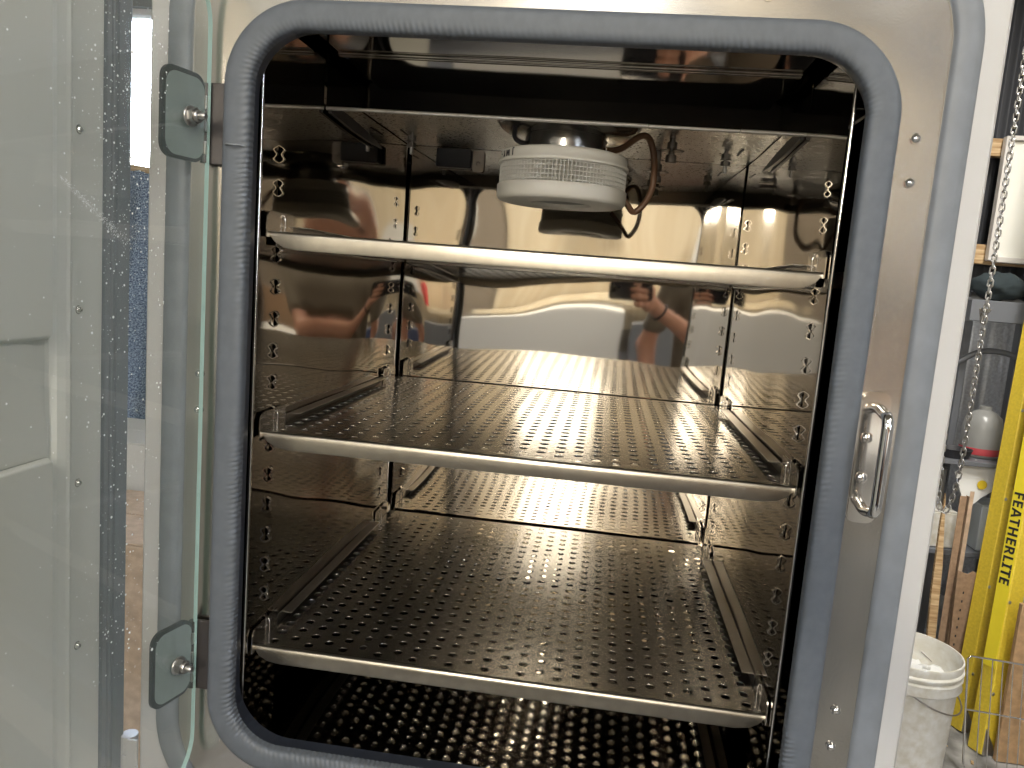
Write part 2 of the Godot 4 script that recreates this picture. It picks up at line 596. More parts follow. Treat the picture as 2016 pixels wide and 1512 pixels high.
func stud_nut(p: Vector3, parent: Node3D, s := 1.0) -> void:
	# threaded stud hanging from the plate with two nuts and a washer
	var a := Sh.new()
	a.lathe([Vector2(0.0028, 0), Vector2(0.0028, 0.03), Vector2(0.002, 0.031), Vector2(0, 0.031)], 12, along(p, Vector3.DOWN).scaled_local(Vector3.ONE * s))
	var bolt := part("stud", a, M.zinc, parent)
	var b := Sh.new()
	var xf := along(p, Vector3.DOWN)
	var turn := Transform3D(xf.basis * Basis(Vector3.RIGHT, -PI / 2), xf.origin).scaled_local(Vector3.ONE * s)
	b.prism(hexagon(0.0066), 0.004, 0.0105, turn)
	b.lathe([Vector2(0, 0.0115), Vector2(0.0082, 0.0115), Vector2(0.0082, 0.0115), Vector2(0.0082, 0.013), Vector2(0.0082, 0.013), Vector2(0, 0.013)], 16, xf.scaled_local(Vector3.ONE * s))
	b.prism(hexagon(0.0066), 0.0145, 0.021, turn)
	part("nut", b, M.zinc, parent)

func knurled_fitting(p: Vector3, drop: float, parent: Node3D) -> void:
	var a := Sh.new()
	var xf := along(p, Vector3.DOWN)
	a.lathe([Vector2(0.004, 0), Vector2(0.004, drop), Vector2(0.004, drop), Vector2(0.0062, drop), Vector2(0.0066, drop + 0.001), Vector2(0.0066, drop + 0.009), Vector2(0.006, drop + 0.01), Vector2(0.004, drop + 0.01), Vector2(0.004, drop + 0.016), Vector2(0.007, drop + 0.017), Vector2(0.0072, drop + 0.026), Vector2(0.0066, drop + 0.027), Vector2(0, drop + 0.027)], 20, xf)
	var f := part("fitting", a, M.dull_steel, parent)
	var b := Sh.new()
	var star := PackedVector2Array()
	for k in 32:
		var r := (0.017 if k % 2 == 0 else 0.0125)
		var th := TAU * k / 32
		star.append(Vector2(cos(th) * r, sin(th) * r * 0.75))
	b.prism(star, drop + 0.0105, drop + 0.0118, Transform3D(xf.basis * Basis(Vector3.RIGHT, -PI / 2), xf.origin))
	part("star_washer", b, M.dull_steel, parent)

func build_incubator() -> Node3D:
	var inc := thing("incubator", "steel laboratory incubator with open doors and rounded grey door gasket", "incubator", Vector3(0, -0.56, -0.30))
	var fx := 0.005
	bow_noise.seed = 4
	bow_noise.frequency = 1.0
	bow_noise.fractal_octaves = 1
	# painted shell
	var s := Sh.new()
	var W := 0.3685
	s.bands([at_z(rrect(fx - 0.349, fx + 0.349, -0.49, 0.425, 0.118), 0.040), at_z(rrect(fx - W + 0.003, fx + W - 0.003, -0.557, 0.557, 0.004), 0.040)], true, true)
	s.bands([at_z(rrect(fx - W + 0.003, fx + W - 0.003, -0.557, 0.557, 0.004), 0.040), at_z(rrect(fx - W, fx + W, -0.56, 0.56, 0.006), 0.0365), at_z(rrect(fx - W, fx + W, -0.56, 0.56, 0.006), -0.62), at_z(rrect(fx - 0.01, fx + 0.01, -0.01, 0.01, 0.006), -0.62)], true, true)
	part("outer_shell", s, M.cabinet_paint, inc)
	# brushed face
	s = Sh.new()
	var l0 := rrect(fx - 0.2775, fx + 0.2775, -0.401, 0.306, 0.062)
	var l1 := rrect(fx - 0.3275, fx + 0.3275, -0.472, 0.405, 0.10)
	s.bands([at_z(l0, 0.0398), at_z(l1, 0.0398)], true, true)
	s.orient(Vector3.BACK)
	for k in s.v.size():
		s.t[k] = Vector2(s.v[k].x, s.v[k].y)
	part("face_panel", s, M.brushed_steel, inc)
	# outer seal band
	s = Sh.new()
	var lo := []
	for q in [[0.0, 0.0395], [0.0008, 0.0425], [0.004, 0.0445], [0.010, 0.0455], [0.016, 0.0450], [0.0215, 0.0435], [0.0235, 0.0412], [0.0238, 0.0395]]:
		lo.append(at_z(rrect(fx - 0.3255 - q[0], fx + 0.3255 + q[0], -0.470 - q[0], 0.403 + q[0], 0.098 + q[0], 24), q[1]))
	s.bands(lo)
	part("outer_seal", s, M.seal_vinyl, inc)
	# inner gasket: a hollow bead whose inner flank is gathered into folds
	s = Sh.new()
	lo = []
	var NP := 21
	var rng := RandomNumberGenerator.new()
	rng.seed = 11
	var base_loop := rrect(fx - 0.2785, fx + 0.2785, -0.4025, 0.3090, 0.0625, 120, 520)
	var cnt := base_loop.size()
	var leng := PackedFloat32Array()
	var acc := 0.0
	for k in cnt:
		leng.append(acc)
		acc += base_loop[k].distance_to(base_loop[(k + 1) % cnt])
	var nrm := PackedVector2Array()
	for k in cnt:
		var tg := (base_loop[(k + 1) % cnt] - base_loop[(k - 1 + cnt) % cnt]).normalized()
		nrm.append(Vector2(tg.y, -tg.x))
	for j in NP:
		var th := PI * j / (NP - 1)
		var row := PackedVector3Array()
		for k in cnt:
			var fold := pow(clampf((cos(th) - 0.05) / 0.95, 0.0, 1.0), 0.8) * clampf(1.3 - cos(th) * 0.55, 0, 1)
			var ph := leng[k] / 0.0052 + 1.4 * bow_noise.get_noise_1d(leng[k] * 9.0) + cos(th) * 0.6
			var wob := 0.5 + 0.5 * sin(TAU * ph)
			var str := 0.55 + 0.6 * bow_noise.get_noise_1d(leng[k] * 4.0 + 50.0)
			if base_loop[k].y < -0.3: str += 0.35
			elif base_loop[k].x > 0.2: str *= 0.45
			elif base_loop[k].x > -0.2: str *= 0.75
			var dip := 0.0010 * fold * wob * clampf(str, 0.12, 1.2)
			var rx := 0.0133
			var rz := 0.0118
			var off := -signf(cos(th)) * pow(absf(cos(th)), 0.68) * rx
			var zz := 0.0395 + pow(maxf(sin(th), 0.0), 0.42) * rz
			var p := base_loop[k] + nrm[k] * (off + dip * cos(th))
			row.append(Vector3(p.x, p.y, zz - dip * sin(th)))
		lo.append(row)
	s.bands(lo)
	var gk := part("inner_gasket", s, M.gasket_rubber, inc)
	# splice in the gasket by the upper hinge
	s = Sh.new()
	s.tube([Vector3(-0.2845, 0.1935, 0.0465), Vector3(-0.279, 0.1938, 0.0535), Vector3(-0.273, 0.1931, 0.0553), Vector3(-0.267, 0.1934, 0.0535), Vector3(-0.2625, 0.193, 0.0475)], 0.0009, 6)
	part("gasket_splice", s, M.seal_vinyl, gk)
	# throat between gasket and chamber; the dark it mirrors is put into its colour
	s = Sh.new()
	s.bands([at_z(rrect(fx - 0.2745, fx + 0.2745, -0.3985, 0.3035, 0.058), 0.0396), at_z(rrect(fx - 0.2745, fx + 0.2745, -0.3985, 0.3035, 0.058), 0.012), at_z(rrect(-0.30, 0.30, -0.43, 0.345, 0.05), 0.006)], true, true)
	part("shaded_throat", s, M.dark_navy, inc)
	# liner behind the lift-out walls
	s = Sh.new()
	s.bands([at_z(rrect(-0.30, 0.30, -0.43, 0.345, 0.002), 0.0055), at_z(rrect(-0.30, 0.30, -0.43, 0.345, 0.002), -0.56), at_z(rrect(-0.01, 0.01, -0.01, 0.01, 0.002), -0.56)], true, true)
	part("liner", s, M.polished_steel, inc)
	# back wall
	s = Sh.new()
	var fb := func(x: float, y: float) -> Vector3: return Vector3(x, y, DEEP - 0.0012 + bow(x, y, 2.8, 0.0026, 1.0) + bow(x, y, 8.0, 0.00022, 2.0))
	plain_cell(s, fb, -0.272, 0.272, -0.415, 0.2985, Vector3.BACK, 0.012)
	part("back_wall", s, M.polished_steel, inc)
	# floor of the chamber
	s = Sh.new()
	var ff := func(x: float, z: float) -> Vector3: return Vector3(x, -0.42 + bow(x, z, 4.0, 0.0009, 3.0), z)
	plain_cell(s, ff, -0.29, 0.29, -0.545, 0.004, Vector3.UP, 0.02)
	part("chamber_floor", s, M.polished_steel, inc)
	# side walls with key slots
	for sg in [-1.0, 1.0]:
		s = Sh.new()
		var key: float = 7.0 + sg
		var fs := func(z: float, y: float) -> Vector3: return Vector3(sg * (0.2705 + bow(z, y, 3.0, 0.0024, key) + bow(z, y, 8.0, 0.0002, key + 9.0)), y, z)
		var out := Vector3(-sg, 0, 0)
		var top := 0.2965
		for zc in [-0.046, -0.479]:
			var w := 0.0090
			for k in 17:
				var y: float = YT - PITCH * k
				hole_cell(s, fs, Rect2(zc - w, y - PITCH * 0.5, 2 * w, PITCH), keyhole(zc, y), out, 0.0012, 0.0008)
			plain_cell(s, fs, zc - w, zc + w, YT + PITCH * 0.5, top, out)
			plain_cell(s, fs, zc - w, zc + w, -0.372, YT - PITCH * 16.5, out)
		plain_cell(s, fs, -0.527, -0.488, -0.372, top, out)
		plain_cell(s, fs, -0.470, -0.055, -0.372, top, out, 0.014)
		plain_cell(s, fs, -0.037, 0.0, -0.372, top, out, 0.012)
		plain_cell(s, fs, -0.0755, 0.0, -0.419, -0.372, out)
		# part of the wall that rises beside the fascia
		plain_cell(s, fs, -0.158, 0.0, top, 0.337, out)
		var wall := part("side_wall", s, M.polished_steel, inc)
		# rolled front edge
		s = Sh.new()
		s.tube([Vector3(sg * 0.2712, -0.419, 0.0012), Vector3(sg * 0.2712, 0.0, 0.0012), Vector3(sg * 0.2712, 0.337, 0.0012)], 0.0019, 10)
		part("front_edge", s, M.plate_steel, wall)
		s = Sh.new()
		s.tube([Vector3(sg * 0.2712, -0.372, -0.527), Vector3(sg * 0.2712, 0.2965, -0.527)], 0.0014, 8)
		part("rear_edge", s, M.plate_steel, wall)
		# bent tongue in each slot
		s = Sh.new()
		# a lanced bridge standing out from the sheet, waisted like an hourglass
		var inner_row := PackedVector3Array()
		var rows := [PackedVector3Array(), PackedVector3Array(), PackedVector3Array(), PackedVector3Array()]
		for k in 15:
			var yy := lerpf(0.0088, -0.0088, k / 14.0)
			var e := 1.0 - pow(absf(yy) / 0.0088, 6.0)
			var h := (0.0040 + 0.0016 * cos(yy / 0.0088 * TAU * 0.9) * -1.0) * e
			rows[0].append(Vector3(-sg * (h - 0.0010), yy, 0.0058)); rows[1].append(Vector3(-sg * h, yy, 0.0058))
			rows[2].append(Vector3(-sg * h, yy, 0.0022)); rows[3].append(Vector3(-sg * (h - 0.0010), yy, 0.0022))
		s.bands([rows[0], rows[1]], false, true); s.bands([rows[1], rows[2]], false, true); s.bands([rows[2], rows[3]], false, true); s.bands([rows[3], rows[0]], false, true)
		var clip := s.mesh(M.plate_steel)
		for zc in [-0.046, -0.479]:
			for k in 17:
				put_mesh("slot_tongue", clip, Transform3D(Basis.IDENTITY, Vector3(sg * 0.2705, YT - PITCH * k, zc)), wall)
	# top: ceiling of the front cavity, hanging fascia, rear ceiling plate
	s = Sh.new()
	var fc := func(x: float, z: float) -> Vector3: return Vector3(x, 0.3345 + bow(x, z, 4.0, 0.0005, 31.0), z)
	plain_cell(s, fc, -0.256, 0.256, -0.158, 0.012, Vector3.DOWN, 0.02)
	part("cavity_ceiling", s, M.polished_steel, inc)
	s = Sh.new()
	var fv := func(x: float, y: float) -> Vector3: return Vector3(x, y, -0.16 + bow(x, y, 4.0, 0.0005, 33.0))
	plain_cell(s, fv, -0.2695, 0.2695, 0.2735, 0.3338, Vector3.BACK, 0.012)
	var fas := part("fascia", s, M.polished_steel, inc)
	s = Sh.new()
	s.tube([Vector3(-0.2695, 0.2728, -0.1608), Vector3(0.10, 0.2728, -0.1608)], 0.0023, 12)
	s.tube([Vector3(0.1006, 0.2726, -0.1600), Vector3(0.199, 0.2726, -0.1600)], 0.0023, 12)
	s.tube([Vector3(0.1996, 0.2728, -0.1608), Vector3(0.2695, 0.2728, -0.1608)], 0.0023, 12)
	part("fascia_edge", s, M.edge_steel, fas)
	part("fascia_tab", tab_shape(), M.polished_steel, fas)
	s = Sh.new()
	s.tube([Vector3(-0.256, 0.3330, -0.1555), Vector3(0.256, 0.3330, -0.1545)], 0.0012, 8)
	s.tube([Vector3(-0.256, 0.3312, -0.1585), Vector3(0.256, 0.3312, -0.1580)], 0.0009, 8)
	part("fascia_bead", s, M.polished_steel, fas)
	s = Sh.new()
	var fp := func(x: float, z: float) -> Vector3: return Vector3(x, 0.2985 + bow(x, z, 9.0, 0.0009, 41.0) + bow(x, z, 40.0, 0.00004, 43.0), z)
	plain_cell(s, fp, -0.270, 0.270, DEEP + 0.002, -0.162, Vector3.DOWN, 0.01)
	var plate := part("ceiling_plate", s, M.ceiling_plate_steel, inc)
	for sg in [-1.0, 1.0]:
		# tapered arm that carries the fascia along the wall
		s = Sh.new()
		var arm := PackedVector2Array([Vector2(-0.162, 0.279), Vector2(-0.162, 0.268), Vector2(-0.24, 0.2635), Vector2(-0.30, 0.262), Vector2(-0.368, 0.2632), Vector2(-0.345, 0.2675), Vector2(-0.29, 0.2735), Vector2(-0.22, 0.278)])
		var xf := Transform3D(Basis(Vector3(0, 0, 1), Vector3(0, 1, 0), Vector3(-1, 0, 0)), Vector3(sg * 0.2655, 0, 0))
		s.prism(arm, -0.0022, 0.0022, xf)
		part("fascia_arm", s, M.dark_arm, inc)
		stud_nut(Vector3(sg * 0.230 - 0.008, 0.2985, -0.43), plate)
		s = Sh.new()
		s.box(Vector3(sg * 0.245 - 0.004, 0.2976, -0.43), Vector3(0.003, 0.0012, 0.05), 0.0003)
		part("slot_shade", s, M.black_rubber, plate)  # black strip standing for the shade inside an open slot
	knurled_fitting(Vector3(0.140, 0.2985, -0.354), 0.006, plate)
	knurled_fitting(Vector3(0.128, 0.2985, -0.455), 0.020, plate)
	# small dark box and its screw tab at the top of the back wall
	s = Sh.new()
	s.box(Vector3(-0.193, 0.2805, DEEP + 0.008), Vector3(0.058, 0.03, 0.016), 0.002)
	var bx := part("sensor_box", s, M.dark_navy, inc)
	s = Sh.new()
	s.prism(rrect(-0.164, -0.145, 0.2615, 0.2955, 0.005, 6), DEEP + 0.003, DEEP + 0.0045)
	part("tab", s, M.dull_steel, bx)
	screw(Vector3(-0.1545, 0.2755, DEEP + 0.0045), Vector3.BACK, 0.0035, 0.003, M.dull_steel, bx)
	# blower collar, dish and hoses
	var fc0 := Vector3(0.003, 0.2985, -0.265)
	s = Sh.new()
	s.lathe([Vector2(0.0, 0.0), Vector2(0.094, 0.0), Vector2(0.094, 0.0), Vector2(0.093, -0.004), Vector2(0.086, -0.012), Vector2(0.074, -0.019), Vector2(0.058, -0.022), Vector2(0.052, -0.022)], 48, Transform3D(Basis.IDENTITY, fc0 + Vector3(0, 0, -0.03)))
	var dish := part("blower_dish", s, M.shelf_steel, inc)
	s = Sh.new()
	s.lathe([Vector2(0.0505, 0.0), Vector2(0.0505, -0.024), Vector2(0.0505, -0.024), Vector2(0.0495, -0.0245), Vector2(0.0495, -0.0258), Vector2(0.0505, -0.0262), Vector2(0.0505, -0.0262), Vector2(0.0505, -0.046)], 48, Transform3D(Basis.IDENTITY, fc0))
	part("blower_collar", s, M.collar_steel, dish)
	s = Sh.new()
	var c3 := Curve3D.new()
	for q in [[Vector3(0.055, 0.262, -0.27), Vector3(0.02, 0, 0)], [Vector3(0.092, 0.283, -0.285), Vector3(0.012, 0.008, 0)], [Vector3(0.113, 0.272, -0.30), Vector3(0.004, -0.012, 0)], [Vector3(0.118, 0.235, -0.315), Vector3(0, -0.016, 0)], [Vector3(0.103, 0.198, -0.32), Vector3(-0.008, -0.008, 0)], [Vector3(0.085, 0.207, -0.325), Vector3(-0.01, 0.012, 0)], [Vector3(0.06, 0.232, -0.34), Vector3(-0.01, 0.008, 0)]]:
		c3.add_point(q[0], -q[1], q[1])
	c3.bake_interval = 0.004
	s.tube(Array(c3.get_baked_points()), 0.0042, 10)
	part("brown_hose", s, M.brown_hose, inc)
	s = Sh.new()
	c3 = Curve3D.new()
	for q in [[Vector3(-0.060, 0.2985, -0.25), Vector3(0, -0.008, 0)], [Vector3(-0.060, 0.272, -0.25), Vector3(0.0, -0.008, 0)], [Vector3(-0.040, 0.262, -0.255), Vector3(0.01, 0, 0)]]:
		c3.add_point(q[0], -q[1], q[1])
	c3.bake_interval = 0.003
	s.tube(Array(c3.get_baked_points()), 0.003, 8)
	part("black_cable", s, M.black_rubber, inc)
	# face screws
	for q in [Vector2(0.3119, 0.234), Vector2(0.3120, 0.1983), Vector2(0.3136, -0.2708), Vector2(0.3137, -0.3063), Vector2(-0.3065, -0.019), Vector2(-0.3066, -0.0541), Vector2(0.1812, 0.341)]:
		screw(Vector3(q.x, q.y, 0.040), Vector3.BACK, 0.0036, 0.0042, M.chrome, inc)
	# latch plate with pull
	s = Sh.new()
	var pl := rrect(-0.0125, 0.0125, -0.058, 0.058, 0.008, 8)
	var pxf := Transform3D(Basis(Vector3.BACK, 0.0), Vector3(0.3095, -0.0355, 0.0))
	s.prism(pl, 0.0405, 0.0440, pxf, true)
	var lp := part("latch_plate", s, M.plate_steel, inc)
	s = Sh.new()
	s.prism(rrect(-0.0115, 0.0115, -0.057, 0.057, 0.0075, 8), 0.0440, 0.0448, pxf, true)
	part("plate_face", s, M.plate_steel, lp)
	s = Sh.new()
	c3 = Curve3D.new()
	for q in [[Vector3(0.3115, 0.0085, 0.044), Vector3(0, 0, 0.010)], [Vector3(0.3115, 0.0055, 0.064), Vector3(0, 0, 0.006)], [Vector3(0.3115, -0.006, 0.072), Vector3(0, -0.006, 0)], [Vector3(0.3115, -0.066, 0.072), Vector3(0, -0.006, 0)], [Vector3(0.3115, -0.0785, 0.064), Vector3(0, 0, -0.006)], [Vector3(0.3115, -0.0815, 0.044), Vector3(0, 0, -0.010)]]:
		c3.add_point(q[0], -q[1], q[1])
	c3.bake_interval = 0.002
	s.tube(Array(c3.get_baked_points()), 0.0046, 16)
	part("pull_handle", s, M.chrome, lp)
	for yy in [-0.018, -0.053]:
		screw(Vector3(0.3055, yy, 0.0448), Vector3.BACK, 0.0042, 0.003, M.plate_steel, lp)
	build_glass_door(inc)
	build_outer_door(inc)
	return inc

func tab_shape() -> Sh:
	var s := Sh.new()
	var r := 0.0065
	var o := PackedVector2Array([Vector2(0.1012, 0.2735)])
	for k in 7:
		var a := PI - PI / 2 * k / 6
		o.append(Vector2(0.1012 + r, 0.2845 - r) + Vector2(cos(a), sin(a)) * r)
	for k in 7:
		var a := PI / 2 - PI / 2 * k / 6
		o.append(Vector2(0.1988 - r, 0.2845 - r) + Vector2(cos(a), sin(a)) * r)
	o.append(Vector2(0.1988, 0.2735))
	s.prism(o, -0.1593, -0.1583)
	return s

# the inner glass door, swung open on its two hinges
func build_glass_door(inc: Node3D) -> void:
	var door := Node3D.new()
	door.name = "glass_door"
	inc.add_child(door)
	tag(door, "clear glass inner door with green edge and dried water spots", "")
	var a := deg_to_rad(76.0)
	var u := Vector3(-cos(a), 0, sin(a))
	var w := u.cross(Vector3.UP)
	var xf := Transform3D(Basis(u, Vector3.UP, w), Vector3(-0.3, 0, 0.049))
	var s := Sh.new()
	var o := rrect(0.0, 0.60, -0.436, 0.350, 0.055, 10)
	s.prism(o, -0.0023, 0.0023, xf)
	part("pane", s, M.pane_glass, door)
	s = Sh.new()
	var A := PackedVector3Array()
	var B := PackedVector3Array()
	for p in rrect(-0.0004, 0.6004, -0.4364, 0.3504, 0.0554, 10):
		A.append(xf * Vector3(p.x, p.y, -0.0024)); B.append(xf * Vector3(p.x, p.y, 0.0024))
	s.bands([A, B], true, true)
	part("ground_edge", s, M.glass_edge, door)
	for yc in [0.2135, -0.2985]:
		s = Sh.new()
		s.prism(rrect(0.001, 0.0505, yc - 0.0385, yc + 0.0385, 0.012, 8), 0.0028, 0.0062, xf, true)
		var pad := part("hinge_pad", s, M.black_rubber, door)
		s = Sh.new()
		s.prism(rrect(0.0014, 0.0465, yc - 0.0355, yc + 0.0345, 0.012, 8), 0.0025, 0.0030, xf, true)
		part("hinge_plate", s, M.green_pad, door)
		s = Sh.new()
		for q in [-0.024, -0.004, 0.016]:
			s.box(Vector3(0.0005, yc + q, 0.0042), Vector3(0.003, 0.012, 0.0075), 0.0006, xf)
		part("hinge_clamp", s, M.zinc, door)
		# leaf that runs from the glass to the face under the gasket
		s = Sh.new()
		s.box(Vector3(-0.2925, yc - 0.002, 0.0445), Vector3(0.020, 0.072, 0.0045), 0.001)
		s.tube([Vector3(-0.3035, yc - 0.037, 0.0455), Vector3(-0.3035, yc + 0.033, 0.0455)], 0.0042, 12)
		part("hinge_leaf", s, M.dark_arm, door)
		# bolt, washer, dome nut on the near side
		s = Sh.new()
		var bp := xf * Vector3(0.0235, yc - 0.001, -0.0025)
		var bx := along(bp, -w)
		s.lathe([Vector2(0.0088, 0), Vector2(0.0088, 0.0012), Vector2(0.0084, 0.0018), Vector2(0.006, 0.0018)], 24, bx)
		var hx := Transform3D(bx.basis * Basis(Vector3.RIGHT, -PI / 2), bx.origin)
		s.prism(hexagon(0.0072), 0.0018, 0.0075, hx)
		s.lathe([Vector2(0.0052, 0.0075), Vector2(0.0052, 0.0098), Vector2(0.0044, 0.0104), Vector2(0.0030, 0.0106), Vector2(0.0030, 0.0165), Vector2(0.0022, 0.0172), Vector2(0, 0.0172)], 20, bx)
		part("bolt", s, M.zinc, door)
	# dried water spots and a smear on the near side of the glass
	s = Sh.new()
	var rng := RandomNumberGenerator.new()
	rng.seed = 77
	for k in 1150:
		var uu: float
		if rng.randf() < 0.8:
			uu = clampf(rng.randfn(0.092, 0.022), 0.05, 0.24)
		else:
			uu = rng.randf_range(0.05, 0.27)
		var yy := rng.randf_range(-0.28, 0.33)
		if rng.randf() < 0.35: yy = clampf(rng.randfn(0.2, 0.07), -0.4, 0.33)
		var r := 0.00026 + 0.00065 * pow(rng.randf(), 3.0)
		if rng.randf() < 0.02: r *= 1.7
		var c := vert_disc(s, xf, uu, yy, -0.00245, r)
	# wiped streaks of scale
	for q in [[Vector2(0.150, 0.142), Vector2(0.090, 0.098), 0.0022, 420], [Vector2(0.262, 0.055), Vector2(0.205, 0.066), 0.006, 420], [Vector2(0.255, 0.045), Vector2(0.215, 0.040), 0.008, 260]]:
		for k in q[3]:
			var tt := rng.randf()
			var pp: Vector2 = (q[0] as Vector2).lerp(q[1], tt) + Vector2(rng.randfn(0, q[2] * 0.4), rng.randfn(0, q[2] * (0.4 + tt)))
			vert_disc(s, xf, pp.x, pp.y, -0.00245, rng.randf_range(0.00012, 0.00034))
	var sp := part("water_spots", s, M.water_spot, door)
	sp.set_meta("kind", "stuff")

func vert_disc(s: Sh, xf: Transform3D, x: float, y: float, z: float, r: float) -> int:
	var nn := xf.basis * Vector3(0, 0, -1)
	var c := s.vert(xf * Vector3(x, y, z - r * 0.25), nn)
	for k in 7:
		var th := TAU * k / 7
		var d := Vector3(cos(th), sin(th) * 1.15, 0)
		s.vert(xf * Vector3(x + d.x * r, y + d.y * r, z), (nn + xf.basis * d * 0.7).normalized())
	for k in 7:
		s.tri(c, c + 1 + k, c + 1 + (k + 1) % 7)
	return c

# the heavy outer door, standing open square to the cabinet
func build_outer_door(inc: Node3D) -> void:
	var door := Node3D.new()
	door.name = "outer_door"
	inc.add_child(door)
	tag(door, "thick painted outer door standing open with moulded inner panel", "")
	var X := -0.39
	var s := Sh.new()
	s.box(Vector3(X - 0.0345, 0.0, 0.4095), Vector3(0.067, 1.12, 0.761), 0.006)
	part("door_shell", s, M.cabinet_paint, door)
	# seal band with two grooves along the rim
	var xf := Transform3D(Basis(Vector3(0, 0, 1), Vector3(0, 1, 0), Vector3(-1, 0, 0)), Vector3(X, 0, 0))
	s = Sh.new()
	var prof := [[0.0300, -0.0005], [0.0300, 0.003], [0.0320, 0.0048], [0.050, 0.0048], [0.0515, 0.0005], [0.0530, 0.0005], [0.0545, 0.0055], [0.0595, 0.0062], [0.0605, 0.0008], [0.0622, 0.0008], [0.0632, 0.006], [0.0685, 0.0055], [0.0700, 0.0008], [0.0725, 0.0008]]
	for k in prof.size() - 1:
		var a: Array = prof[k]
		var b: Array = prof[k + 1]
		s.quad(Vector3(X + a[1], -0.53, a[0]), Vector3(X + b[1], -0.53, b[0]), Vector3(X + b[1], 0.53, b[0]), Vector3(X + a[1], 0.53, a[0]), Vector3(1, 0, 0.01))
	part("door_gasket", s, M.door_seal, door)
	# moulded liner: flat rim, raised bead, sunken field with a stepped ledge
	s = Sh.new()
	prof = [[0.0735, 0.0], [0.0735, 0.0045], [0.0765, 0.0062], [0.1155, 0.0062], [0.1185, 0.0082], [0.1215, 0.0088], [0.1255, 0.0080], [0.1330, 0.0055], [0.1370, 0.0010], [0.1400, -0.0005], [0.72, -0.0005]]
	for k in prof.size() - 1:
		var a: Array = prof[k]
		var b: Array = prof[k + 1]
		s.quad(Vector3(X + 0.0008 + a[1], -0.53, a[0]), Vector3(X + 0.0008 + b[1], -0.53, b[0]), Vector3(X + 0.0008 + b[1], 0.53, b[0]), Vector3(X + 0.0008 + a[1], 0.53, a[0]), Vector3(1, 0, 0.01))
	var lin_ := part("door_liner", s, M.door_plastic, door)
	# pocket hollow and ledge in the field
	s = Sh.new()
	var y0 := -0.083
	var y1 := 0.014
	var lip := [[0.0, y1], [0.010, y1 - 0.002], [0.012, y1 - 0.006]]
	s.box(Vector3(X + 0.0060, 0.27, 0.43), Vector3(0.011, 0.512, 0.578), 0.004)
	s.box(Vector3(X + 0.0060, -0.305, 0.43), Vector3(0.011, 0.436, 0.578), 0.004)
	part("field_panel", s, M.door_plastic, door)
	s = Sh.new()
	s.prism(PackedVector2Array([Vector2(0.160, 0.0135), Vector2(0.70, 0.0135), Vector2(0.70, -0.0865), Vector2(0.141, -0.0865), Vector2(0.141, -0.06), Vector2(0.152, -0.03)]), -0.0006, -0.0036, xf)
	part("pocket_step", s, M.door_plastic, door)
	for y in [0.190, 0.0375, -0.118, -0.273]:
		screw(Vector3(X + 0.0068, y, 0.1075), Vector3.RIGHT, 0.0032, 0.0036, M.chrome, door)
	# hinge knuckles
	s = Sh.new()
	var yy := -0.408
	for k in 5:
		s.lathe([Vector2(0, 0), Vector2(0.0085, 0), Vector2(0.0085, 0), Vector2(0.0085, -0.0185), Vector2(0.0085, -0.0185), Vector2(0, -0.0185)], 20, Transform3D(Basis.IDENTITY, Vector3(-0.3795, yy - 0.0196 * k, 0.030)))
	s.box(Vector3(-0.371, yy - 0.049, 0.0385), Vector3(0.012, 0.098, 0.0035), 0.0008)
	part("hinge", s, M.cabinet_paint, door)

# ------------------------------------------------------------------ shelves
func shelf_sheet() -> Sh:
	var s := Sh.new()
	var zf := -0.0205
	var zb := -0.532
	var flat := func(x: float, z: float) -> Vector3: return Vector3(x, 0.0, z)
	var row := 0.01085
	var px := 0.0388
	var z := -0.0327
	plain_cell(s, flat, -0.2655, 0.2655, z + row * 0.5, zf, Vector3.UP, 0.3)
	var k := 0
	while z - row * 0.5 > zb:
		var n := 14 if k % 2 == 0 else 13
		var x0 := -px * (n - 1) * 0.5
		plain_cell(s, flat, -0.2655, x0 - px * 0.5 + 0.0, z - row * 0.5, z + row * 0.5, Vector3.UP, 0.3) if x0 - px * 0.5 > -0.2655 else null
		plain_cell(s, flat, -x0 + px * 0.5, 0.2655, z - row * 0.5, z + row * 0.5, Vector3.UP, 0.3) if -x0 + px * 0.5 < 0.2655 else null
		for i in n:
			var cx := x0 + px * i
			var a: float = max(cx - px * 0.5, -0.2655)
			var b: float = min(cx + px * 0.5, 0.2655)
			var ring := PackedVector2Array()
			for q in 16:
				ring.append(Vector2(cx, z) + Vector2(cos(TAU * (q + 0.5) / 16), sin(TAU * (q + 0.5) / 16)) * 0.0053)
			hole_cell(s, flat, Rect2(a, z - row * 0.5, b - a, row), ring, Vector3.UP, 0.0006, 0.0003)
			var under := func(x: float, zz: float) -> Vector3: return Vector3(x, -0.0009, zz)
			var ring2 := PackedVector2Array()
			for q in 16:
				ring2.append(Vector2(cx, z) + Vector2(cos(TAU * (q + 0.5) / 16), sin(TAU * (q + 0.5) / 16)) * 0.0050)
			hole_cell(s, under, Rect2(a, z - row * 0.5, b - a, row), ring2, Vector3.DOWN)
		z -= row
		k += 1
	plain_cell(s, flat, -0.2655, 0.2655, zb, z + row * 0.5, Vector3.UP, 0.3)
	return s

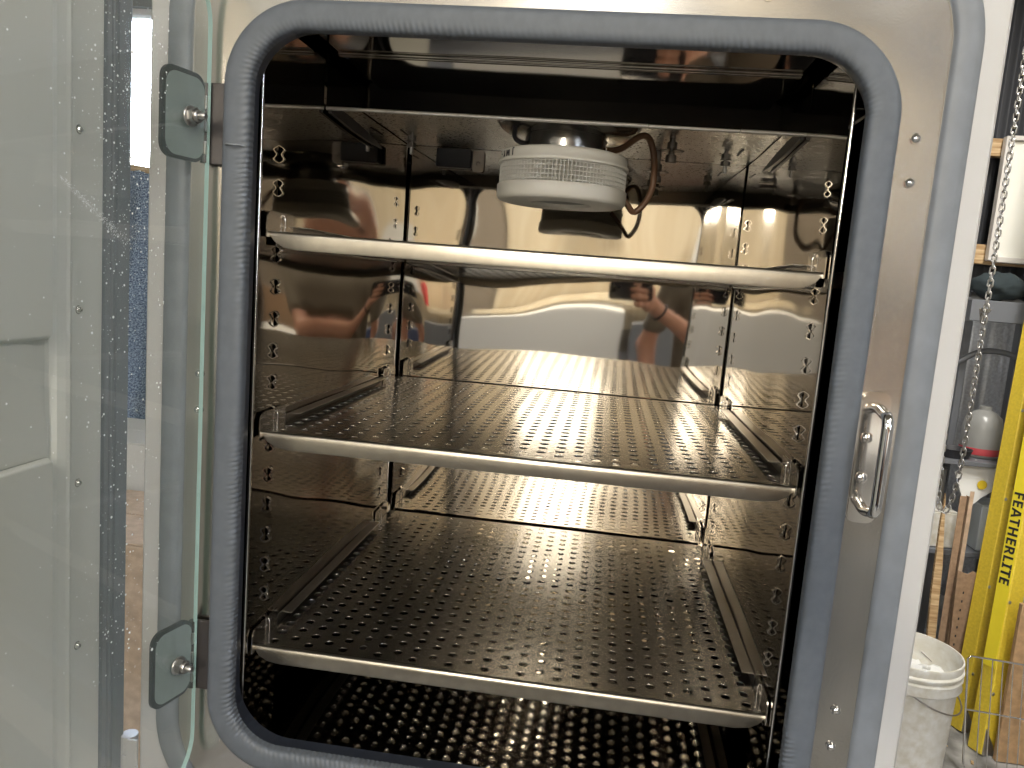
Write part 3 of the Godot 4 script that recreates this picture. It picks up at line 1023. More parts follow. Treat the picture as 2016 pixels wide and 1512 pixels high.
func build_shelves() -> void:
	var labels := ["perforated steel shelf seen edge-on, highest of the three under the white filter", "perforated steel shelf in the middle, between the highest and lowest shelves", "perforated steel shelf lowest of the three, above the chamber floor"]
	var proto := thing("perforated_shelf", labels[0], "shelf", Vector3(0, SHELF_Y[0], -0.276), "perforated incubator shelves")
	var me := shelf_sheet().mesh(M.shelf_steel)
	var o := MeshInstance3D.new()
	o.name = "perforated_sheet"
	o.mesh = me
	proto.add_child(o)
	o.position = Vector3(0, 0, 0.276)
	# rolled front lip, its ends cut back in a curve
	var s := Sh.new()
	var prof := [[-0.0205, 0.0], [-0.0185, -0.0002], [-0.0170, -0.0012], [-0.0162, -0.0030], [-0.0158, -0.0055], [-0.0157, -0.0100], [-0.0158, -0.0150], [-0.0161, -0.0172]]
	var loops := []
	for q in prof:
		var drop: float = -q[1] / 0.0172
		var half: float = 0.2668 - 0.028 * (1.0 - sqrt(max(0.0, 1.0 - drop * drop * 0.9999)))
		var r := PackedVector3Array()
		for k in 41:
			r.append(Vector3(lerpf(-half, half, k / 40.0), q[1], q[0]))
		loops.append(r)
	s.bands(loops, false)
	s.orient(Vector3(0, 0.5, 1))
	# inner face of the lip
	var back := []
	for l in loops:
		var r := PackedVector3Array()
		for p in l: r.append(p + Vector3(0, -0.0004, -0.0013))
		back.append(r)
	var inner := Sh.new()
	inner.bands(back, false)
	inner.orient(Vector3(0, -0.5, -1))
	inner.bands([loops[loops.size() - 1], back[back.size() - 1]], false, true)
	join(s, inner)
	o = MeshInstance3D.new()
	o.name = "front_lip"
	o.mesh = s.mesh(M.lip_steel)
	proto.add_child(o)
	o.position = Vector3(0, 0, 0.276)
	# turned-down sides and back
	s = Sh.new()
	for sg in [-1.0, 1.0]:
		s.box(Vector3(sg * 0.2650, -0.0075, -0.278), Vector3(0.0012, 0.0125, 0.50), 0.0003)
	s.box(Vector3(0, -0.0075, -0.5325), Vector3(0.525, 0.0125, 0.0012), 0.0003)
	o = MeshInstance3D.new()
	o.name = "side_flange"
	o.mesh = s.mesh(M.shelf_steel)
	proto.add_child(o)
	o.position = Vector3(0, 0, 0.276)
	for k in [1, 2]:
		var c := proto.duplicate()
		c.name = numbered("perforated_shelf")
		add_child(c)
		c.position.y = SHELF_Y[k]
		c.set_meta("label", labels[k])
	# support rails hooked in the key slots
	var which := ["highest", "middle", "lowest"]
	for k in 3:
		for sg in [-1.0, 1.0]:
			var r := thing("shelf_rail", "steel support rail of the %s shelf on the %s side wall" % [which[k], "hinge" if sg < 0 else "latch"], "rail", Vector3(sg * 0.262, SHELF_Y[k] - 0.011, -0.26), "shelf support rails")
			var y: float = SHELF_Y[k]
			s = Sh.new()
			var x0: float = sg * 0.2682
			s.box(Vector3(sg * 0.2618, y + 0.0082, -0.262), Vector3(0.0128, 0.0011, 0.352), 0.0004)
			s.box(Vector3(sg * 0.2685, y - 0.001, -0.262), Vector3(0.0011, 0.0185, 0.372), 0.0004)
			s.box(Vector3(sg * 0.2618, y - 0.0148, -0.262), Vector3(0.0128, 0.0011, 0.372), 0.0004)
			part("channel", s, M.rail_steel, r)
			for e in [[-0.0085, -0.0716], [-0.516, -0.452]]:
				s = Sh.new()
				var a: float = e[0]
				var b: float = e[1]
				var dz := signf(b - a)
				var rr := 0.009
				var o2 := PackedVector2Array([Vector2(a, y - 0.006), Vector2(a, y + 0.020 - rr)])
				for q in 6:
					var th := PI / 2 * (q + 1) / 6
					o2.append(Vector2(a + dz * rr * (1 - cos(th)), y + 0.020 - rr + rr * sin(th)))
				o2.append(Vector2(b, y + 0.020))
				o2.append(Vector2(b, y + 0.004))
				o2.append(Vector2(b, y - 0.006))
				s.prism(o2, -0.0006, 0.0006, Transform3D(Basis(Vector3(0, 0, 1), Vector3(0, 1, 0), Vector3(-1, 0, 0)), Vector3(sg * 0.2668, 0, 0)))
				var tabp := part("hook_plate", s, M.plate_steel, r)
				s = Sh.new()
				var zc := -0.046 if e[0] > -0.2 else -0.479
				s.tube([Vector3(sg * 0.2705, y + 0.016, zc), Vector3(sg * 0.2652, y + 0.0175, zc), Vector3(sg * 0.2640, y + 0.012, zc), Vector3(sg * 0.2645, y - 0.001, zc)], 0.0008, 8)
				part("hook", s, M.chrome, tabp)

# ------------------------------------------------------------------ filter
func build_filter() -> void:
	var c := Vector3(0.003, 0.1925, -0.265)
	var f := thing("air_filter", "round white pleated air filter hanging from the steel collar", "filter", c)
	var R := 0.0805
	var xf := Transform3D(Basis.IDENTITY, c)
	var s := Sh.new()
	s.lathe([Vector2(0.0375, 0.0042), Vector2(0.0375, 0.0042), Vector2(0.0375, 0.0), Vector2(0.0385, -0.0006), Vector2(0.0385, -0.0006), Vector2(0.0745, -0.0006), Vector2(0.0790, 0.0008), Vector2(0.0812, 0.004), Vector2(0.0816, 0.009), Vector2(0.0816, 0.0178), Vector2(0.0806, 0.0188), Vector2(0.076, 0.0188)], 72, xf)
	part("bottom_cap", s, M.filter_plastic, f)
	s = Sh.new()
	s.lathe([Vector2(0.0, 0.0038), Vector2(0.0378, 0.0038)], 48, xf)
	part("bottom_disc", s, M.filter_disc, f)
	s = Sh.new()
	s.lathe([Vector2(0.077, 0.0435), Vector2(0.0812, 0.0435), Vector2(0.0818, 0.0445), Vector2(0.0812, 0.0475), Vector2(0.0795, 0.0485), Vector2(0.0795, 0.0555), Vector2(0.0785, 0.0582), Vector2(0.074, 0.0600), Vector2(0.052, 0.0604), Vector2(0.0, 0.0604)], 72, xf)
	part("top_cap", s, M.filter_plastic, f)
	# pleats
	s = Sh.new()
	var NPL := 110
	for k in NPL:
		var a0 := TAU * k / NPL
		var a1 := TAU * (k + 0.5) / NPL
		var a2 := TAU * (k + 1.0) / NPL
		var r0 := 0.0778
		var r1 := 0.0700
		if k == 28: r0 = 0.071
		var p0 := Vector3(cos(a0) * r0, 0, sin(a0) * r0)
		var p1 := Vector3(cos(a1) * r1, 0, sin(a1) * r1)
		var p2 := Vector3(cos(a2) * r0, 0, sin(a2) * r0)
		for q in [[p0, p1], [p1, p2]]:
			s.quad(c + q[0] + Vector3(0, 0.017, 0), c + q[1] + Vector3(0, 0.017, 0), c + q[1] + Vector3(0, 0.0445, 0), c + q[0] + Vector3(0, 0.0445, 0), q[0])
	part("pleats", s, M.filter_paper, f)
	# plastic guard mesh
	s = Sh.new()
	for j in 5:
		var yy := 0.0212 + 0.0052 * j
		var ring := []
		for k in 96:
			ring.append(c + Vector3(cos(TAU * k / 96) * 0.0792, yy, sin(TAU * k / 96) * 0.0792))
		s.tube(ring, 0.00055, 5, true)
	for k in NPL:
		var a := TAU * (k + 0.1) / NPL
		var d := Vector3(cos(a) * 0.0790, 0, sin(a) * 0.0790)
		s.tube([c + d + Vector3(0, 0.0185, 0), c + d + Vector3(0, 0.0438, 0)], 0.0006, 5, false, false)
	part("guard_mesh", s, M.filter_mesh, f)
	# hand-lettered mark on the top cap, following the curve
	var word := "JMY-"
	var holder := f
	for k in word.length():
		var tm := TextMesh.new()
		tm.text = word[k]
		tm.font = font(true)
		tm.font_size = 32
		tm.pixel_size = 0.0105 / 32.0
		tm.depth = 0.0004
		tm.material = M.ink
		var ang := deg_to_rad(137.0 + 7.5 * k)
		var d := Vector3(cos(ang), 0, sin(ang))
		var bs := Basis(Vector3(-d.z, 0, d.x) * 1.0, Vector3.DOWN, d).orthonormalized()
		bs = Basis(-Vector3(-d.z, 0, d.x), Vector3.UP, d)
		bs = bs * Basis(Vector3.BACK, PI)
		put_mesh("ink_letter", tm, Transform3D(bs, c + d * 0.0798 + Vector3(0, 0.0518, 0)), holder)

func font(bold := false) -> SystemFont:
	var f := SystemFont.new()
	f.font_names = PackedStringArray(["Droid Sans"])
	f.font_weight = 700 if bold else 400
	return f

# ------------------------------------------------------------------ things beside the incubator, beyond its latch side
func leaning(y: float, z0: float, k: float) -> float:
	return z0 - k * (y - FLOOR)

const SIDE := 1.0
# fibreglass rail: C-channel along the ladder, web towards the lens side
func ladder_rail(base: Vector3, top: Vector3, parent: Node3D, holes: Array, stripe: Array) -> void:
	var d := (top - base).normalized()
	var x := Vector3(0.35, 0, 0.94).normalized()
	x = (x - d * x.dot(d)).normalized()
	var z := x.cross(d).normalized()
	var h := base.distance_to(top)
	var xf := Transform3D(Basis(x, d, z), base)
	var s := Sh.new()
	# outline across the rail
	var o := PackedVector2Array([Vector2(-0.036, 0.028), Vector2(0.015, 0.030), Vector2(0.018, 0.027), Vector2(0.018, -0.027), Vector2(0.015, -0.030), Vector2(-0.036, -0.028), Vector2(-0.036, -0.023), Vector2(0.010, -0.025), Vector2(0.012, -0.022), Vector2(0.012, 0.022), Vector2(0.010, 0.025), Vector2(-0.036, 0.023)])
	s.prism(o, 0.0, h, Transform3D(Basis(x, z, d), base))
	var r := part("rail", s, M.yellow_fiberglass, parent)
	for q in holes:
		var st := Sh.new()
		st.lathe([Vector2(0.0055, 0), Vector2(0.0055, 0.001), Vector2(0.003, 0.0022), Vector2(0, 0.0024)], 14, along(xf * Vector3(0.018, q[0], q[1]), x))
		part("rivet", st, M.aluminium, r)
	# angled aluminium shoe
	s = Sh.new()
	s.prism(PackedVector2Array([Vector2(-0.027, -0.002), Vector2(0.020, -0.002), Vector2(0.010, 0.03), Vector2(-0.027, 0.085)]), 0.0185, 0.021, Transform3D(Basis(-z, d, x), base))
	part("shoe", s, M.aluminium, r)
	if stripe.size():
		s = Sh.new()
		s.box(Vector3(-0.010, (stripe[0] + stripe[1]) * 0.5, SIDE * 0.0302), Vector3(0.047, stripe[1] - stripe[0], 0.0016), 0.0003, xf)
		part("label_strip", s, M.yellow_label, r)
		var tm := TextMesh.new()
		tm.text = "FEATHERLITE"
		tm.font = font(true)
		tm.font_size = 48
		tm.pixel_size = 0.0490 / 48.0
		tm.depth = 0.0008
		tm.material = M.ink
		var nf := z * SIDE
		var bs := Basis(-d, nf.cross(-d), nf)
		put_mesh("lettering", tm, Transform3D(bs, xf * Vector3(-0.010, stripe[2], SIDE * 0.0314)), r)

func build_ladder() -> void:
	var o := thing("extension_ladder", "yellow fibreglass extension ladder leaning upright with black lettering", "ladder", Vector3(1.5, FLOOR, -1.85))
	for q in [[Vector3(1.412, FLOOR + 0.003, -1.905), Vector3(1.60, 1.40, -2.175)], [Vector3(1.418, FLOOR + 0.003, -1.775), Vector3(1.585, 1.40, -2.045)]]:
		var near: bool = q[0].z > -1.8
		var hs := []
		for k in 9:
			hs.append([0.12 + 0.30 * k, -0.022])
			hs.append([0.20 + 0.30 * k, 0.024])
		ladder_rail(q[0], q[1], o, hs, [0.28, 1.10, 0.70] if near else [])
		var off := Vector3(0.40, 0, -0.05)
		ladder_rail(q[0] + off, q[1] + off, o, [], [])
		for k in 8:
			var t := (0.16 + 0.30 * k) / 2.72
			var a: Vector3 = q[0].lerp(q[1], t)
			var s := Sh.new()
			s.tube([a, a + off], 0.014, 10)
			part("rung", s, M.aluminium, o)
		# slotted guide bracket
		var s := Sh.new()
		var a: Vector3 = q[0].lerp(q[1], 0.31)
		var b: Vector3 = q[0].lerp(q[1], 0.42)
		s.tube([a + Vector3(0.010, 0, 0.022), b + Vector3(0.010, 0, 0.022)], 0.007, 8)
		part("guide_bracket", s, M.aluminium, o)

func build_bucket() -> void:
	var c := Vector3(1.095, FLOOR, -1.66)
	var o := thing("plastic_bucket", "white plastic pail with wire handle, stained and full of debris", "bucket", c)
	var s := Sh.new()
	var xf := Transform3D(Basis.IDENTITY, c)
	s.lathe([Vector2(0, 0.002), Vector2(0.130, 0.002), Vector2(0.132, 0.006), Vector2(0.1425, 0.285), Vector2(0.1425, 0.285), Vector2(0.1520, 0.287), Vector2(0.1535, 0.290), Vector2(0.1480, 0.305), Vector2(0.1535, 0.318), Vector2(0.1530, 0.322), Vector2(0.1475, 0.326), Vector2(0.1540, 0.338), Vector2(0.1535, 0.342), Vector2(0.1480, 0.346), Vector2(0.1505, 0.366), Vector2(0.1495, 0.371), Vector2(0.1455, 0.371), Vector2(0.1440, 0.366), Vector2(0.1340, 0.02)], 64, xf)
	part("pail", s, M.white_plastic, o)
	s = Sh.new()
	var pts := []
	for k in 25:
		var th := PI * k / 24.0
		var sag := sin(th)
		pts.append(c + Vector3(cos(th) * 0.150 * 0.95 + 0.0, 0.315 - 0.085 * sag, sin(th) * 0.155 + 0.004).rotated(Vector3.UP, 0.95))
	s.tube(pts, 0.0024, 8)
	part("wire_handle", s, M.dull_steel, o)
	# contents: plaster lumps
	s = Sh.new()
	var rng := RandomNumberGenerator.new()
	rng.seed = 5
	var nn := FastNoiseLite.new()
	nn.seed = 9
	nn.frequency = 18.0
	var f := func(i: int, j: int) -> Vector3:
		var r := 0.141 * j / 14.0
		var th := TAU * i / 40.0
		var p := Vector3(cos(th) * r, 0, sin(th) * r)
		return c + p + Vector3(0, 0.30 + 0.03 * nn.get_noise_2d(p.x, p.z) + 0.012 * nn.get_noise_2d(p.x * 3.0, p.z * 3.0) - 0.02 * (r / 0.14), 0)
	s.grid(40, 14, f, Vector3.UP)
	var deb := part("debris", s, M.plaster, o)
	for k in 9:
		s = Sh.new()
		var a := rng.randf() * TAU
		var r := 0.02 + 0.09 * rng.randf()
		s.box(Vector3.ZERO, Vector3(rng.randf_range(0.02, 0.05), rng.randf_range(0.01, 0.02), rng.randf_range(0.015, 0.035)), 0.003, Transform3D(Basis.from_euler(Vector3(rng.randf() - 0.5, rng.randf() * TAU, rng.randf() - 0.5)), c + Vector3(cos(a) * r, 0.312, sin(a) * r)))
		part("scrap", s, [M.plaster, M.pine, M.plaster][k % 3], deb)

func build_rack() -> void:
	var o := thing("wire_rack", "chromed wire oven rack standing upright against the ladder", "rack", Vector3(1.5, FLOOR, -1.66))
	var zz := func(y: float) -> float: return -1.635 - 0.10 * (y - FLOOR)
	var P := func(x: float, y: float) -> Vector3: return Vector3(x, y, zz.call(y))
	var s := Sh.new()
	s.tube([P.call(1.300, FLOOR + 0.012), P.call(1.292, -1.27), P.call(1.272, -0.945), P.call(1.282, -0.935), P.call(1.70, -0.955), P.call(1.71, -0.965), P.call(1.72, -1.28), P.call(1.71, FLOOR + 0.012)], 0.0034, 8, true)
	part("rim", s, M.chrome, o)
	s = Sh.new()
	s.tube([P.call(1.281, -1.10), P.call(1.715, -1.12)], 0.003, 8)
	part("cross_wire", s, M.chrome, o)
	for k in 13:
		s = Sh.new()
		var t := (k + 1.0) / 14.0
		s.tube([P.call(lerpf(1.300, 1.71, t), FLOOR + 0.012) + Vector3(0, 0, 0.004), P.call(lerpf(1.282, 1.70, t), lerpf(-0.935, -0.955, t)) + Vector3(0, 0, 0.004)], 0.0017, 6)
		part("wire", s, M.chrome, o)

func build_chain() -> void:
	var o := thing("hoist_chain", "steel link chain hanging in a long loop before the white panel", "chain", Vector3(1.06, -0.46, -1.5))
	var s := Sh.new()
	var pts := []
	for k in 16:
		var th := TAU * k / 16.0
		pts.append(Vector3(cos(th) * 0.0062, sin(th) * 0.0062 + (0.0052 if sin(th) > 0 else -0.0052), 0))
	s.tube(pts, 0.0021, 6, true)
	var me := s.mesh(M.zinc)
	var pitch := 0.0166
	# path: down the near strand, round the bottom, up the far strand
	var c := Curve3D.new()
	var low := -0.452
	for q in [[Vector3(1.082, 0.95, -1.5), Vector3(0, -0.2, 0)], [Vector3(1.087, 0.1, -1.5), Vector3(-0.002, -0.2, 0)], [Vector3(1.084, -0.36, -1.5), Vector3(-0.006, -0.05, 0)], [Vector3(1.062, low, -1.5), Vector3(-0.010, -0.004, 0)], [Vector3(1.043, -0.39, -1.51), Vector3(-0.004, 0.05, 0)], [Vector3(1.030, 0.1, -1.515), Vector3(0, 0.2, 0)], [Vector3(1.028, 0.95, -1.515), Vector3(0, 0.2, 0)]]:
		c.add_point(q[0], -q[1], q[1])
	c.bake_interval = 0.004
	var L := c.get_baked_length()
	var k := 0
	var at := 0.0
	while at < L:
		var p := c.sample_baked(at)
		var d := (c.sample_baked(min(at + 0.006, L)) - c.sample_baked(max(at - 0.006, 0.0))).normalized()
		var side := Vector3(0.72, 0, 0.69) if k % 2 == 0 else Vector3(-0.69, 0, 0.72)
		side = (side - d * side.dot(d)).normalized()
		put_mesh("link", me, Transform3D(Basis(side, d, side.cross(d)), p), o)
		at += pitch
		k += 1
	# folded sheet hook
	s = Sh.new()
	s.prism(PackedVector2Array([Vector2(-0.024, 0.018), Vector2(0.024, 0.018), Vector2(0.004, -0.02), Vector2(-0.002, -0.022)]), -0.001, 0.001, Transform3D(Basis.from_euler(Vector3(0.2, 0.5, 0)), Vector3(1.088, 0.100, -1.512)))
	part("hook_plate", s, M.plate_steel, o)

func build_right_background() -> void:
	build_ladder()
	build_bucket()
	build_rack()
	build_chain()
	var s := Sh.new()
	# ribbed sheets on the wall
	var f := func(i: int, j: int) -> Vector3:
		var x := 0.9 + 1.65 * i / 220.0
		var ph := fposmod(x, 0.15)
		var rib := 0.018 * clampf((0.028 - absf(ph - 0.075)) / 0.012, 0.0, 1.0) + 0.004 * clampf((0.006 - absf(fposmod(x, 0.05) - 0.025)) / 0.003, 0.0, 1.0)
		return Vector3(x, lerpf(FLOOR, 0.09, j / 2.0), -2.585 + rib)
	s.grid(220, 2, f, Vector3.BACK)
	single("ribbed_wall_sheet", s, M.galvanized, "galvanized ribbed metal sheet lining the wall behind the ladder", "metal sheet")
	s = Sh.new()
	var f2 := func(i: int, j: int) -> Vector3:
		var x := 0.9 + 1.65 * i / 260.0
		var rib := 0.012 * (0.5 + 0.5 * signf(sin(x * 150.0))) + 0.01 * (0.5 + 0.5 * signf(sin(x * 37.0)))
		return Vector3(x, lerpf(0.19, 1.48, j / 2.0), -2.585 + rib)
	s.grid(260, 2, f2, Vector3.BACK)
	single("black_ribbed_panel", s, M.black_wall, "black finely ribbed panel high on the wall above the pine rails", "wall panel")
	# pine rails
	for q in [[0.735, 0.066, "pine board fixed to the wall along the top of the white panel"], [0.335, 0.075, "pine board fixed to the wall along the foot of the white panel"]]:
		s = Sh.new()
		s.box(Vector3(1.75, q[0], -2.50), Vector3(1.5, q[1], 0.04), 0.003)
		single("pine_board", s, M.pine, q[2], "board", "pine boards on the wall")
	# white panel in a pale frame
	var o := thing("white_board", "white board in a pale frame hung on two pine boards", "board", Vector3(1.85, 0.31, -2.45))
	s = Sh.new()
	s.box(Vector3(1.9225, 0.54, -2.462), Vector3(0.815, 0.43, 0.016), 0.002)
	part("sheet", s, M.white_panel, o)
	s = Sh.new()
	for q in [[Vector3(1.503, 0.54, -2.450), Vector3(0.026, 0.46, 0.03)], [Vector3(1.93, 0.764, -2.450), Vector3(0.826, 0.018, 0.03)], [Vector3(1.93, 0.316, -2.450), Vector3(0.826, 0.022, 0.03)], [Vector3(2.34, 0.54, -2.450), Vector3(0.02, 0.46, 0.03)]]:
		s.box(q[0], q[1], 0.003)
	part("frame", s, M.pale_frame, o)
	# grey beam with bundle
	s = Sh.new()
	s.box(Vector3(1.95, 0.118, -2.22), Vector3(1.20, 0.075, 0.06), 0.003)
	single("steel_beam", s, M.grey_beam, "dark grey steel beam crossing in front of the ribbed sheet", "beam")
	s = Sh.new()
	var nz := FastNoiseLite.new()
	nz.frequency = 9.0
	for q in [[Vector3(1.45, 0.205, -2.24), Vector3(0.085, 0.052, 0.06)], [Vector3(1.62, 0.185, -2.24), Vector3(0.10, 0.034, 0.06)]]:
		var fb := func(i: int, j: int) -> Vector3:
			var th := TAU * i / 24.0
			var ph := PI * j / 14.0
			var d := Vector3(sin(ph) * cos(th), cos(ph), sin(ph) * sin(th))
			return q[0] + d * q[1] * (1.0 + 0.35 * nz.get_noise_3dv(d * 0.12 + q[0]))
		s.grid(24, 14, fb)
	for k in s.n.size():
		pass
	single("cloth_bundle", s, M.teal_cloth, "dark teal cloth bundle lying on the grey beam", "cloth")
	# jug, papers, boxes on a rough shelf
	s = Sh.new()
	s.box(Vector3(1.70, -0.752, -2.30), Vector3(0.95, 0.02, 0.36), 0.003)
	single("wall_shelf", s, M.grey_beam, "dark shelf board under the pale box and papers", "shelf")
	var j := thing("plastic_jug", "round translucent plastic jug with a red label band", "jug", Vector3(1.476, -0.41, -2.24))
	s = Sh.new()
	s.lathe([Vector2(0, 0), Vector2(0.058, 0), Vector2(0.064, 0.006), Vector2(0.066, 0.03), Vector2(0.066, 0.11), Vector2(0.058, 0.145), Vector2(0.035, 0.165), Vector2(0.02, 0.172), Vector2(0.02, 0.185), Vector2(0, 0.185)], 36, Transform3D(Basis.IDENTITY, Vector3(1.476, -0.41, -2.24)))
	part("body", s, M.translucent_plastic, j)
	s = Sh.new()
	s.lathe([Vector2(0.0668, 0.012), Vector2(0.0672, 0.014), Vector2(0.0672, 0.034), Vector2(0.0668, 0.036)], 36, Transform3D(Basis.IDENTITY, Vector3(1.476, -0.41, -2.24)))
	part("label_band", s, M.red_label, j)
	s = Sh.new()
	s.box(Vector3(1.55, -0.419, -2.26), Vector3(0.60, 0.016, 0.30), 0.002)
	single("upper_shelf", s, M.grey_beam, "narrow dark shelf board holding the translucent jug", "shelf")
	s = Sh.new()
	s.prism(PackedVector2Array([Vector2(-0.065, -0.005), Vector2(0.005, 0.045), Vector2(0.085, 0.02), Vector2(0.09, -0.05), Vector2(0.03, -0.09), Vector2(-0.02, -0.14)]), 0, 0.006, Transform3D(Basis.from_euler(Vector3(-0.15, 0.1, 0)), Vector3(1.425, -0.455, -2.15)))
	single("paper_sack", s, M.white_paint, "crumpled white paper sack hanging below the jug", "paper")
	s = Sh.new()
	s.lathe([Vector2(0, 0), Vector2(0.0165, 0), Vector2(0.0165, 0.002), Vector2(0, 0.002)], 20, along(Vector3(1.455, -0.495, -2.135), Vector3(0, 0, 1)))
	single("round_tag", s, M.yellow_tag, "round yellow tag stuck beside the white sack", "tag")
	box_carton("pale_box", Vector3(1.55, -0.742, -2.22), Vector3(0.15, 0.165, 0.14), M.pale_blue, "pale blue-white box standing on the dark wall shelf", "box")
	# uprights of the wall frame, a hose arc and small clutter on the shelf
	for q in [[1.445, "dark steel upright between the chain and the ribbed sheet"], [1.640, "dark steel upright beside the yellow ladder"]]:
		s = Sh.new()
		s.box(Vector3(q[0], -0.61, -2.42), Vector3(0.026, 1.38, 0.04), 0.003)
		single("steel_upright", s, M.grey_beam, q[1], "upright", "steel uprights")
	s = Sh.new()
	var hc := Curve3D.new()
	for q in [[Vector3(1.38, -0.10, -2.36), Vector3(0.04, 0.03, 0)], [Vector3(1.517, -0.028, -2.36), Vector3(0.05, 0.0, 0)], [Vector3(1.66, -0.075, -2.36), Vector3(0.04, -0.04, 0)], [Vector3(1.74, -0.28, -2.36), Vector3(0.0, -0.05, 0)]]:
		hc.add_point(q[0], -q[1], q[1])
	hc.bake_interval = 0.01
	s.tube(Array(hc.get_baked_points()), 0.011, 10)
	single("grey_hose", s, M.grey_beam, "grey hose arching in front of the ribbed sheet", "hose")
	s = Sh.new()
	s.lathe([Vector2(0, 0), Vector2(0.05, 0), Vector2(0.062, 0.03), Vector2(0.064, 0.032), Vector2(0.06, 0.032), Vector2(0.05, 0.006), Vector2(0, 0.004)], 28, Transform3D(Basis.IDENTITY, Vector3(1.36, -0.41, -2.18)))
	single("black_pan", s, M.black_rubber, "shallow black pan beside the translucent jug", "pan")
	for q in [[Vector3(1.345, -0.741, -2.2), Vector3(0.10, 0.13, 0.12), M.white_plastic, "crinkled white bag behind the hanging chain"], [Vector3(1.34, -0.741, -2.36), Vector3(0.14, 0.26, 0.1), M.zinc, "grey metal tin at the back of the dark wall shelf"]]:
		box_carton("shelf_tin" if q[2] == M.zinc else "white_bag", q[0], q[1], q[2], q[3], "tin" if q[2] == M.zinc else "bag")
	# stick, cardboard angle, torn cardboard, plywood
	s = Sh.new()
	s.prism(PackedVector2Array([Vector2(-0.012, 0), Vector2(0.012, 0), Vector2(0.014, 0.55), Vector2(0.002, 0.80), Vector2(-0.006, 0.70), Vector2(-0.014, 0.45)]), -0.006, 0.006, Transform3D(Basis.from_euler(Vector3(-0.06, 0, 0.03)), Vector3(1.285, FLOOR, -1.92)))
	single("wood_stake", s, M.pine, "pointed pale wooden stake standing behind the white pail", "stake")
	var ca := thing("cardboard_angle", "tall narrow folded cardboard edge strip beside the torn sheet", "cardboard", Vector3(1.375, FLOOR, -2.02))
	var cx := Transform3D(Basis.from_euler(Vector3(-0.05, 0, -0.02)), Vector3(1.352, FLOOR, -2.0))
	s = Sh.new()
	s.box(Vector3(-0.012, 0.39, 0), Vector3(0.022, 0.78, 0.003), 0.0008, cx)
	s.box(Vector3(0.008, 0.39, -0.012), Vector3(0.003, 0.78, 0.024), 0.0008, cx)
	part("strip", s, M.cardboard, ca)
	s = Sh.new()
	s.box(Vector3(0.014, 0.40, 0.001), Vector3(0.014, 0.80, 0.002), 0.0006, cx)
	part("edge_flute", s, M.cardboard_pale, ca)
	var tc := thing("torn_cardboard", "torn brown cardboard sheet leaning behind the yellow ladder", "cardboard", Vector3(1.42, FLOOR, -1.985))
	var o2 := PackedVector2Array([Vector2(1.372, FLOOR), Vector2(1.500, FLOOR), Vector2(1.500, -0.74), Vector2(1.468, -0.73), Vector2(1.452, -0.752), Vector2(1.436, -0.745), Vector2(1.420, -0.776), Vector2(1.400, -0.768), Vector2(1.386, -0.780), Vector2(1.350, -0.77)])
	s = Sh.new()
	s.prism(o2, -1.990, -1.984)
	var sheet := part("sheet", s, M.cardboard, tc)
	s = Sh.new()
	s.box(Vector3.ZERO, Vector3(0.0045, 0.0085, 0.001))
	var hm := s.mesh(M.ink)  # dark squares painted for the shade inside punched holes
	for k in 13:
		put_mesh("dark_hole_square", hm, Transform3D(Basis.IDENTITY, Vector3(1.374 - 0.0006 * k + 0.005, -0.846 - 0.0315 * k, -1.9838)), sheet)
	s = Sh.new()
	s.box(Vector3(1.56, -1.035, -1.735), Vector3(0.26, 0.525, 0.018), 0.002, Transform3D(Basis.IDENTITY, Vector3(0, 0, 0)))
	single("plywood_offcut", s, M.plywood_raw, "plywood offcut standing on the floor behind the wire rack", "board")
	s = Sh.new()
	s.box(Vector3(1.62, -0.80, -2.48), Vector3(0.7, 0.10, 0.1), 0.004)
	s.box(Vector3(1.62, -1.05, -2.48), Vector3(0.7, 0.06, 0.1), 0.004)
	single("low_shelf_rack", s, M.galvanized, "low galvanized shelf rack behind the ladder feet", "rack")
	var dr := thing("dark_drawer_unit", "dark metal drawer unit behind the pointed stake", "drawers", Vector3(1.30, FLOOR, -2.42))
	s = Sh.new()
	s.box(Vector3(1.22, -0.97, -2.42), Vector3(0.34, 0.66, 0.26), 0.004)
	part("carcass", s, M.grey_beam, dr)
	for k in 3:
		s = Sh.new()
		s.box(Vector3(1.22, -0.76 - 0.2 * k, -2.285), Vector3(0.31, 0.17, 0.012), 0.003)
		var dw := part("drawer", s, M.dark_navy, dr)
		s = Sh.new()
		s.box(Vector3(1.22, -0.72 - 0.2 * k, -2.272), Vector3(0.14, 0.012, 0.014), 0.003)
		part("handle", s, M.zinc, dw)
	for q in [[Vector3(1.30, FLOOR, -1.78), 0.3], [Vector3(1.35, FLOOR, -1.70), 1.2], [Vector3(1.33, FLOOR, -1.62), 2.2]]:
		s = Sh.new()
		s.box(Vector3(0, 0.003, 0), Vector3(0.018, 0.005, 0.008), 0.001, Transform3D(Basis(Vector3.UP, q[1]), q[0]))
		single("wood_chip", s, M.pine, ["small wood chip on the concrete between the pail and the ladder", "wood chip on the concrete in front of the nearer ladder shoe", "wood chip on the concrete below the wire rack"][int(q[1])], "wood chip", "wood chips on the floor")

